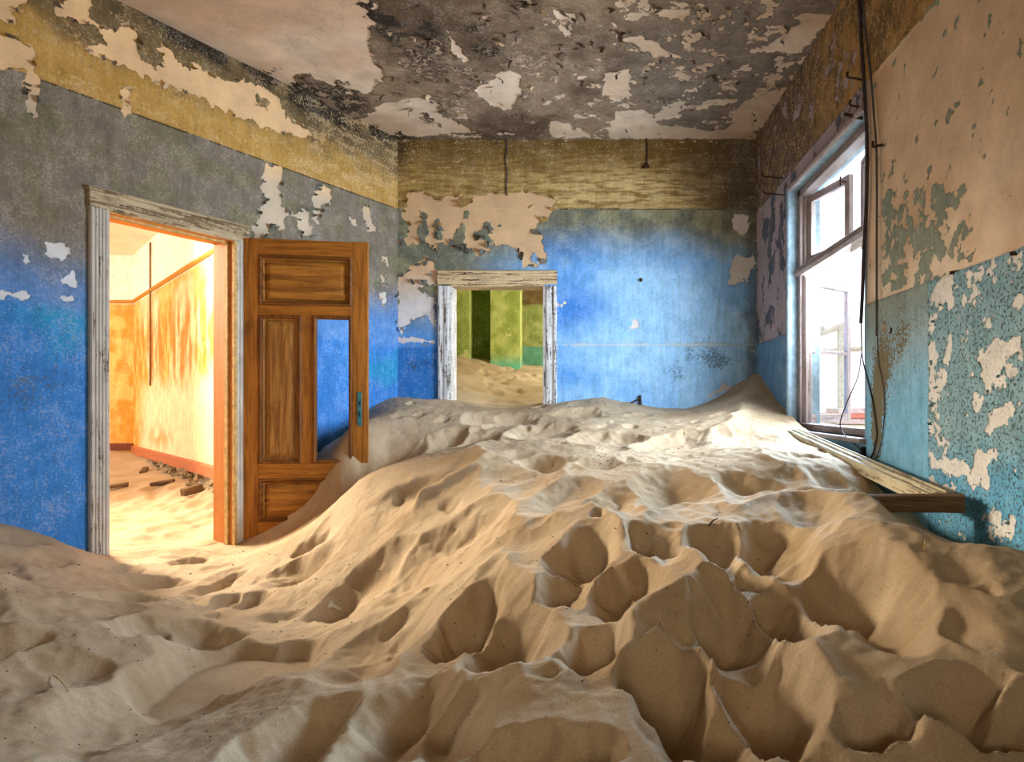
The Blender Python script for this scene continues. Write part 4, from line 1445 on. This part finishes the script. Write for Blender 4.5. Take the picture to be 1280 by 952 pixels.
MB().tube([fp(1010, 423), fp(1058, 405)], .05, 6, 1).build('beam', M_GREYWOOD, fe)
MB().tube([fp(1008, 412), fp(1030, 409)], .04, 6, 1).build('beam', M_GREYWOOD, fe)
MB().tube([fp(1008, 440), fp(1076, 436)], .04, 6, 1).build('beam', M_GREYWOOD, fe)
for px in (1013, 1051):
    q = fp(px, 408 if px > 1030 else 412)
    q2 = Vector((q.x, q.y, 0))
    MB().tube([q2, q], .06, 6, 1).build('post', M_GREYWOOD, fe)
for i, (y, x0, x1, mt, lab) in enumerate(((513, 1042, 1078, M_MAUVE, 'pale mauve board at the top of the stack outside the window'), (519, 1034, 1080, M_RED, 'faded red board in the middle of the stack outside the window'), (526, 1040, 1080, M_MAUVE, 'pale mauve board low in the stack outside the window'))):
    a, b = P(x0, y, 9.0), P(x1 + 14, y, 9.0)
    o = MB().box(-.02, (b - a).length, -.25, .25, -.034, .032, .008).build('stacked_board', mt)
    o.location = a
    tag(o, lab, 'board', 'stacked boards outside the window')
stk = MB().box(0, .55, -.2, .2, 0, P(0, 530, 9.0).z + .1, .01).build('plinth_block', M_OUT)
stk.location = P(1042, 530, 9.0)
stk.location.z = -.1
tag(stk, 'pale block under the stacked boards outside the window', 'block')

# ------------------------------------------------------------------ fallen wooden frame against the right wall
q0 = Vector((1.50, 2.80, EYE - .395))
q1 = Vector((1.51, 5.00, EYE - .200))
ff = empty('fallen_frame', q0)
tag(ff, 'fallen wooden frame with cream mouldings half sunk in sand below the window', 'frame')
ax_ = (q1 - q0).normalized()
sd_ = Vector((-1, 0, 0)) - ax_ * Vector((-1, 0, 0)).dot(ax_)
sd_.normalize()
up_ = ax_.cross(sd_)
if up_.z < 0: up_ = -up_
fpf = [(0, -.05), (.088, -.05), (.088, .004), (.082, .010), (.075, .006), (.055, .006), (.045, .018), (.03, .018), (.024, .008), (.012, .008), (.008, .02), (0, .02)]


def aligned(name, prof, a, b, side, up, mat, parent):
    """a moulding whose local x runs along its length so the grain follows it"""
    L = (b - a).length
    x = (b - a).normalized()
    m = Matrix((x, side, up)).transposed().to_4x4()
    o = MB().sweep(prof, (0, 0, 0), (L, 0, 0), (0, 1, 0), (0, 0, 1)).build(name, mat, parent)
    o.matrix_local = Matrix.Translation(a - parent.location) @ m
    return o


aligned('rail', fpf, q0 + ax_ * .085, q1, sd_, up_, M_PLANK, ff)
q2 = P(1072, 638, 2.95)
aligned('rail', [(a, b) for a, b in fpf], q0 + ax_ * -.03 + Vector((.012, 0, .003)), q2, ((ax_) - (q2 - q0).normalized() * ax_.dot((q2 - q0).normalized())).normalized(), up_, M_PLANKD, ff)

# ------------------------------------------------------------------ cables, hooks
def rp(px, py, off=.014): return on_plane(PR, px, py, off)


o = MB().tube([rp(1074, -60), rp(1077, 0), rp(1080, 60), rp(1084, 120), rp(1087, 180), rp(1086, 255), rp(1083, 310), rp(1081, 367), rp(1079, 404)], .011, 8, 6).build('thick_cable', M_CABLE, None, True)
tag(o, 'thick dark cable hanging from the ceiling down the window edge', 'cable')
o = MB().tube([rp(1079, 400, .012), rp(1080, 430), rp(1082, 452), rp(1089, 480), rp(1094, 502), rp(1098, 530), rp(1099, 545), rp(1094, 567), rp(1088, 576)], .0042, 6, 6).build('loose_wire', M_CABLE, None, True)
tag(o, 'thin loose wire curling over the olive stain beside the window', 'wire')
o = MB().tube([rp(1081, 440, .02), rp(1079, 470, .03), rp(1068, 505, .05), rp(1060, 532, .05), rp(1066, 548, .03), rp(1075, 558), rp(1084, 572), rp(1087, 577)], .0038, 6, 6).build('loose_wire', M_CABLE, None, True)
tag(o, 'thin wire looping across the lower window corner', 'wire')
o = MB().tube([rp(1078, -60), rp(1081, 0), rp(1086, 50), rp(1092, 100), rp(1096, 150), rp(1099, 200), rp(1099, 300), rp(1099, 380), rp(1099, 420)], .0065, 8, 6).build('thin_cable', M_CABLE2, None, True)
tag(o, 'thin grey cable clipped to the plaster beside the thick cable', 'cable')
o = MB().tube([rp(1099, 415, .01), rp(1101, 450), rp(1107, 480), rp(1109, 510), rp(1106, 545), rp(1100, 568), rp(1092, 576), rp(1087, 577)], .003, 6, 6).build('loose_wire', M_CABLE2, None, True)
tag(o, 'faint grey wire farthest from the window ending at the wall sockets', 'wire')
for k, (px, py) in enumerate(((1082, 566), (1078, 574))):
    p = rp(px, py, .012)
    o = MB().box(-.012, .012, -.02, .02, -.035, .035, .004).build('wire_box', M_DARK)
    o.location = p
    tag(o, ('small black wall box where the loose wires meet', 'smaller black box just under the sill by the wires')[k], 'socket', 'black wire boxes')


def hook(pl, a, b, name, lab, r=.007, flip=1, up=.03, ln=.10):
    p0 = on_plane(pl, *a, -.01, flip)
    p1 = on_plane(pl, *b, ln, flip)
    o = MB().tube([p0, p0 * .4 + p1 * .6, p1, p1 + Vector((0, 0, up))], r, 6, 4).build(name, M_RUST, None, True)
    tag(o, lab, 'hook', 'iron hooks in the walls')


hook(PR, (1082, 101), (1074, 96), 'wall_hook', 'topmost rusty hook in the plaster by the thick cable', ln=.07)
hook(PR, (1082, 136), (1075, 131), 'wall_hook', 'rusty hook just above the window head corner', ln=.06)
hook(PR, (1076, 148), (1069, 143), 'wall_hook', 'short rusty hook on the window head corner', .011, up=.0, ln=.06)
hook(PR, (980, 223), (971, 220), 'wall_hook', 'upper thin hook between the back corner and window', .006, ln=.12)
hook(PR, (981, 244), (972, 241), 'wall_hook', 'lower thin hook between the back corner and window', .006, ln=.12)
hook(PR, (1103, 181), (1098, 183), 'wall_hook', 'small cable clip on the plaster beside the window', .008, up=.03, ln=.03)
hook(PR, (1198, 339), (1196, 341), 'wall_hook', 'dark nail stub on the teal seam nearer the window', .008, up=0, ln=.03)
hook(PR, (1277, 316), (1273, 317), 'wall_hook', 'dark nail stub on the teal seam farthest from the window', .008, up=0, ln=.03)
# wire with a small fitting on the back wall, bent pipe at its foot
pb = lambda px, py, off=.012: on_plane(PB, px, py, off)
he = empty('hanging_fitting', pb(808, 172))
tag(he, 'rusty wire and fitting hanging under the ceiling on the back wall', 'fitting')
rl = lambda p: p - he.location
MB().tube([rl(pb(808, 172)), rl(pb(808.5, 190)), rl(pb(808, 208))], .008, 6, 3).build('wire', M_RUST, he, True)
MB().tube([rl(pb(808, 206, .005)), rl(pb(807, 209, .03)), rl(pb(806, 210, .05))], .022, 8, 1).build('holder', M_RUST, he, True)
MB().tube([rl(pb(802, 210)), rl(pb(812, 209))], .010, 6, 1).build('crossbar', M_RUST, he, True)
o = MB().tube([pb(633, 174), pb(634, 186), pb(632, 200), pb(634, 215), pb(633, 232), pb(634, 245)], .007, 6, 3).build('ceiling_wire', M_CABLE2, None, True)
tag(o, 'thin wire running down the ochre band above the peeled plaster', 'wire')
hp = empty('bent_pipe', pb(800, 507))
tag(hp, 'dark bent pipe stub poking from sand at the back wall', 'pipe')
rl2 = lambda p: p - hp.location
MB().tube([rl2(pb(800, 515, .02)), rl2(pb(800, 504, .02)), rl2(pb(799.5, 494, .02))], .014, 8, 2).build('stub', M_RUST, hp, True)
MB().tube([rl2(pb(801, 499, .03)), rl2(pb(795, 500, .04)), rl2(pb(788, 504, .05))], .008, 6, 3).build('arm', M_RUST, hp, True)
o = MB().tube([pb(801, 349, .004), pb(801, 351, .03)], .016, 8, 1).build('wall_plug', M_RUST)
tag(o, 'dark round plug in the bright blue back wall', 'plug')
o = MB().tube([rp(1108, 409, -.005), rp(1107, 409, .02)], .035, 10, 1).build('wall_plug', M_SHELL)
tag(o, 'pale broken plaster plug on the teal wall by the cables', 'plug')
o = MB().tube([rp(1116, 413, -.005), rp(1115.5, 413, .012)], .018, 10, 1).build('wall_plug', M_RUST)
tag(o, 'small rusty plug beside the pale plaster plug', 'plug')

# white plaster shard leaning in the drift near the back corner
# ------------------------------------------------------------------ small things on the sand
p = on_sand(413, 764)
o = MB().add([(-.035, 0, -.01), (.005, .0, .05), (.06, .01, .0), (.01, .03, .0), (-.03, .004, -.01), (.006, .004, .052)], [(0, 1, 3), (1, 2, 3), (4, 3, 5), (0, 4, 5, 1), (0, 3, 4), (1, 5, 3)]).build('paper_scrap', M_PAPER)
o.location = p
tag(o, 'white folded paper scrap on the sand slope before the door', 'paper')
for a, b, r, lab in (((66, 846), (86, 868), .0025, 'long pale straw lying on the darker sand below the blue wall'), ((856, 543), (862, 528), .004, 'pale stick standing in the drift below the back corner'),
                     ((1155, 690), (1158, 676), .0025, 'thin dry stalk in the sand before the fallen frame'), ((886, 660), (898, 650), .0035, 'dark twig on the golden face of a sand mound')):
    p0, p1 = on_sand(*a, .006), on_sand(*b, .008)
    if (p1 - p0).length > .4:
        p1 = p0 + (p1 - p0).normalized() * .15
    o = MB().tube([p0, (p0 + p1) / 2 + Vector((0, 0, .008)), p1], [r, r, r * .5], 5, 3).build('straw', M_STRAW if 'dark' not in lab[:5] else M_CHIP)
    tag(o, lab, 'straw', 'dry straws and twigs on the sand')


def chips(name, mat, n, lab, boxes, smin, smax, seed):
    r = np.random.default_rng(seed)
    mb = MB()
    pts = []
    for (x0, x1, y0, y1), k in boxes:
        for i in range(k):
            pts.append((r.uniform(x0, x1), r.uniform(y0, y1)))
    for px, py in pts:
        c = sand_hit(px, py)
        z = float(sand_z(c[:1], c[1:])[0])
        s = r.uniform(smin, smax) * (c[1] / 2.5)
        a = r.uniform(0, 6.28)
        ca, sa = math.cos(a), math.sin(a)
        q = [(-1, -.5, 0), (1, -.4, 0), (.7, .6, 0), (-.8, .5, 0), (0, 0, .55)]
        mb.add([(c[0] + s * (x * ca - y * sa), c[1] + s * (x * sa + y * ca), EYE + z + s * (zz + .05)) for x, y, zz in q], [(0, 1, 4), (1, 2, 4), (2, 3, 4), (3, 0, 4), (3, 2, 1, 0)])
    o = mb.build(name, mat)
    tag(o, lab, 'debris', kind='stuff')


chips('dark_debris', M_CHIP, 0, 'dark chips and grit scattered over the sand', [((0, 430, 690, 940), 150), ((430, 1000, 640, 940), 130), ((560, 600, 730, 830), 40), ((925, 945, 690, 785), 35), ((795, 815, 660, 680), 25), ((690, 720, 700, 750), 25), ((730, 775, 570, 585), 30), ((560, 900, 510, 600), 60), ((250, 300, 835, 850), 30)], .002, .006, 5)
chips('pale_debris', M_SHELL, 0, 'pale chips and shell bits scattered over the sand', [((0, 430, 690, 940), 90), ((430, 1200, 640, 940), 60)], .002, .004, 6)


# ------------------------------------------------------------------ curled paint flakes along the peeled edges
def flake_mesh(seed, mat):
    r = np.random.default_rng(seed)
    w, L = 1.0, r.uniform(.8, 1.5)
    curl = r.uniform(1.2, 2.4)
    vs, fs = [], []
    for j in range(5):
        t = j / 4
        a = curl * t
        y = L * math.sin(a) / curl
        z = L * (1 - math.cos(a)) / curl
        ww = w * (1 - .45 * t * r.uniform(.5, 1.2))
        for i in range(3):
            vs.append((ww * (i / 2 - .5) + r.uniform(-.06, .06), y + r.uniform(-.05, .05), z + r.uniform(0, .05)))
    for j in range(4):
        for i in range(2):
            k = j * 3 + i
            fs.append((k, k + 1, k + 4, k + 3))
    me = MB().add(vs, fs).mesh('paint_flake')
    me.materials.append(mat)
    return me


FL_MATS = {'ochre': plain('ochre_flake', C(150, 122, 70), .85, 0, .3), 'grey': plain('grey_flake', C(112, 112, 104), .85, 0, .3), 'cream': plain('cream_flake', C(206, 182, 150), .85, 0, .2), 'blue': plain('blue_flake', C(110, 150, 196), .85, 0, .3), 'brown': plain('brown_flake', C(104, 88, 74), .9, 0, .3), 'teal': plain('teal_flake', C(96, 140, 154), .85, 0, .3)}
FL = {k: [flake_mesh(i + 10 * j, m) for i in range(5)] for j, (k, m) in enumerate(FL_MATS.items())}


def put_flake(parent, kind, pos, along_, nrm, size):
    """along_: direction the flake hangs in the wall plane; nrm: out of the wall"""
    o = bpy.data.objects.new('paint_flake', random.choice(FL[kind]))
    COL.objects.link(o)
    y = along_.normalized()
    z = nrm.normalized()
    x = y.cross(z)
    m = Matrix((x, y, z)).transposed().to_4x4()
    o.parent = parent
    o.matrix_local = Matrix.Translation(pos) @ m @ Matrix.Diagonal((size * random.uniform(.6, 1.2), size, size, 1))
    return o


def edge_flakes(parent, pl, polys, n, kindf, smin, smax, flip=1):
    nrm = Vector((pl.d[1], -pl.d[0], 0)) * flip
    dd = Vector((pl.d[0], pl.d[1], 0))
    segs = []
    for p in polys:
        ar = sum(p[i][0] * p[(i + 1) % len(p)][1] - p[(i + 1) % len(p)][0] * p[i][1] for i in range(len(p)))
        for i in range(len(p)):
            a, b = p[i], p[(i + 1) % len(p)]
            L = math.hypot(a[0] - b[0], a[1] - b[1])
            segs.append((L, a, b, 1 if ar > 0 else -1))
    wts = [s[0] for s in segs]
    for i in range(n):
        L, a, b, sg = random.choices(segs, wts)[0]
        t = random.random()
        u, v = a[0] + (b[0] - a[0]) * t, a[1] + (b[1] - a[1]) * t
        if v > CEIL - .03:
            continue
        inn = Vector((-(b[1] - a[1]), b[0] - a[0])) * sg
        inn.normalize()
        inn = (inn + Vector((random.uniform(-.4, .4), -.5))).normalized()
        u -= inn.x * .012
        v -= inn.y * .012
        put_flake(parent, kindf(u, v), pl.at(u, v, .003 * flip), dd * inn.x + Vector((0, 0, 1)) * inn.y, nrm, random.uniform(smin, smax))


edge_flakes(wall_back, PB, BACK_PATCH[:3] + BACK_HOLE[:4], 95, lambda u, v: 'ochre' if v > 1.75 else ('grey' if v > .8 else 'blue'), .025, .065)
edge_flakes(wall_left, PL, LEFT_PATCH[:6] + LEFT_PATCH[6:10], 110, lambda u, v: random.choice(('ochre', 'brown', 'cream')) if v > DADO else ('grey' if v > 1.0 else 'blue'), .02, .05)
edge_flakes(wall_left, PL, LEFT_PATCH[10:13], 8, lambda u, v: 'cream', .02, .04)
edge_flakes(wall_right, PR, R_WHITE_LO, 90, lambda u, v: 'teal', .010, .026)
for i in range(150):
    px, py = random.uniform(470, 980), random.uniform(0, 168)
    u, v = CP.hit(px, py)
    put_flake(ceiling, random.choice(('brown', 'brown', 'cream')), Vector((u, v, EYE + CEIL - .004)), Vector((random.uniform(-1, 1), random.uniform(-1, .3), 0)), Vector((0, 0, -1)), random.uniform(.025, .06))
for i in range(26):
    u = random.uniform(.05, 3.45)
    put_flake(wall_back, random.choice(('cream', 'brown', 'ochre')), PB.at(u, CEIL - random.uniform(.0, .03), .004), Vector((random.uniform(-.6, .6), 0, -1)), Vector((0, -1, 0)), random.uniform(.02, .05))
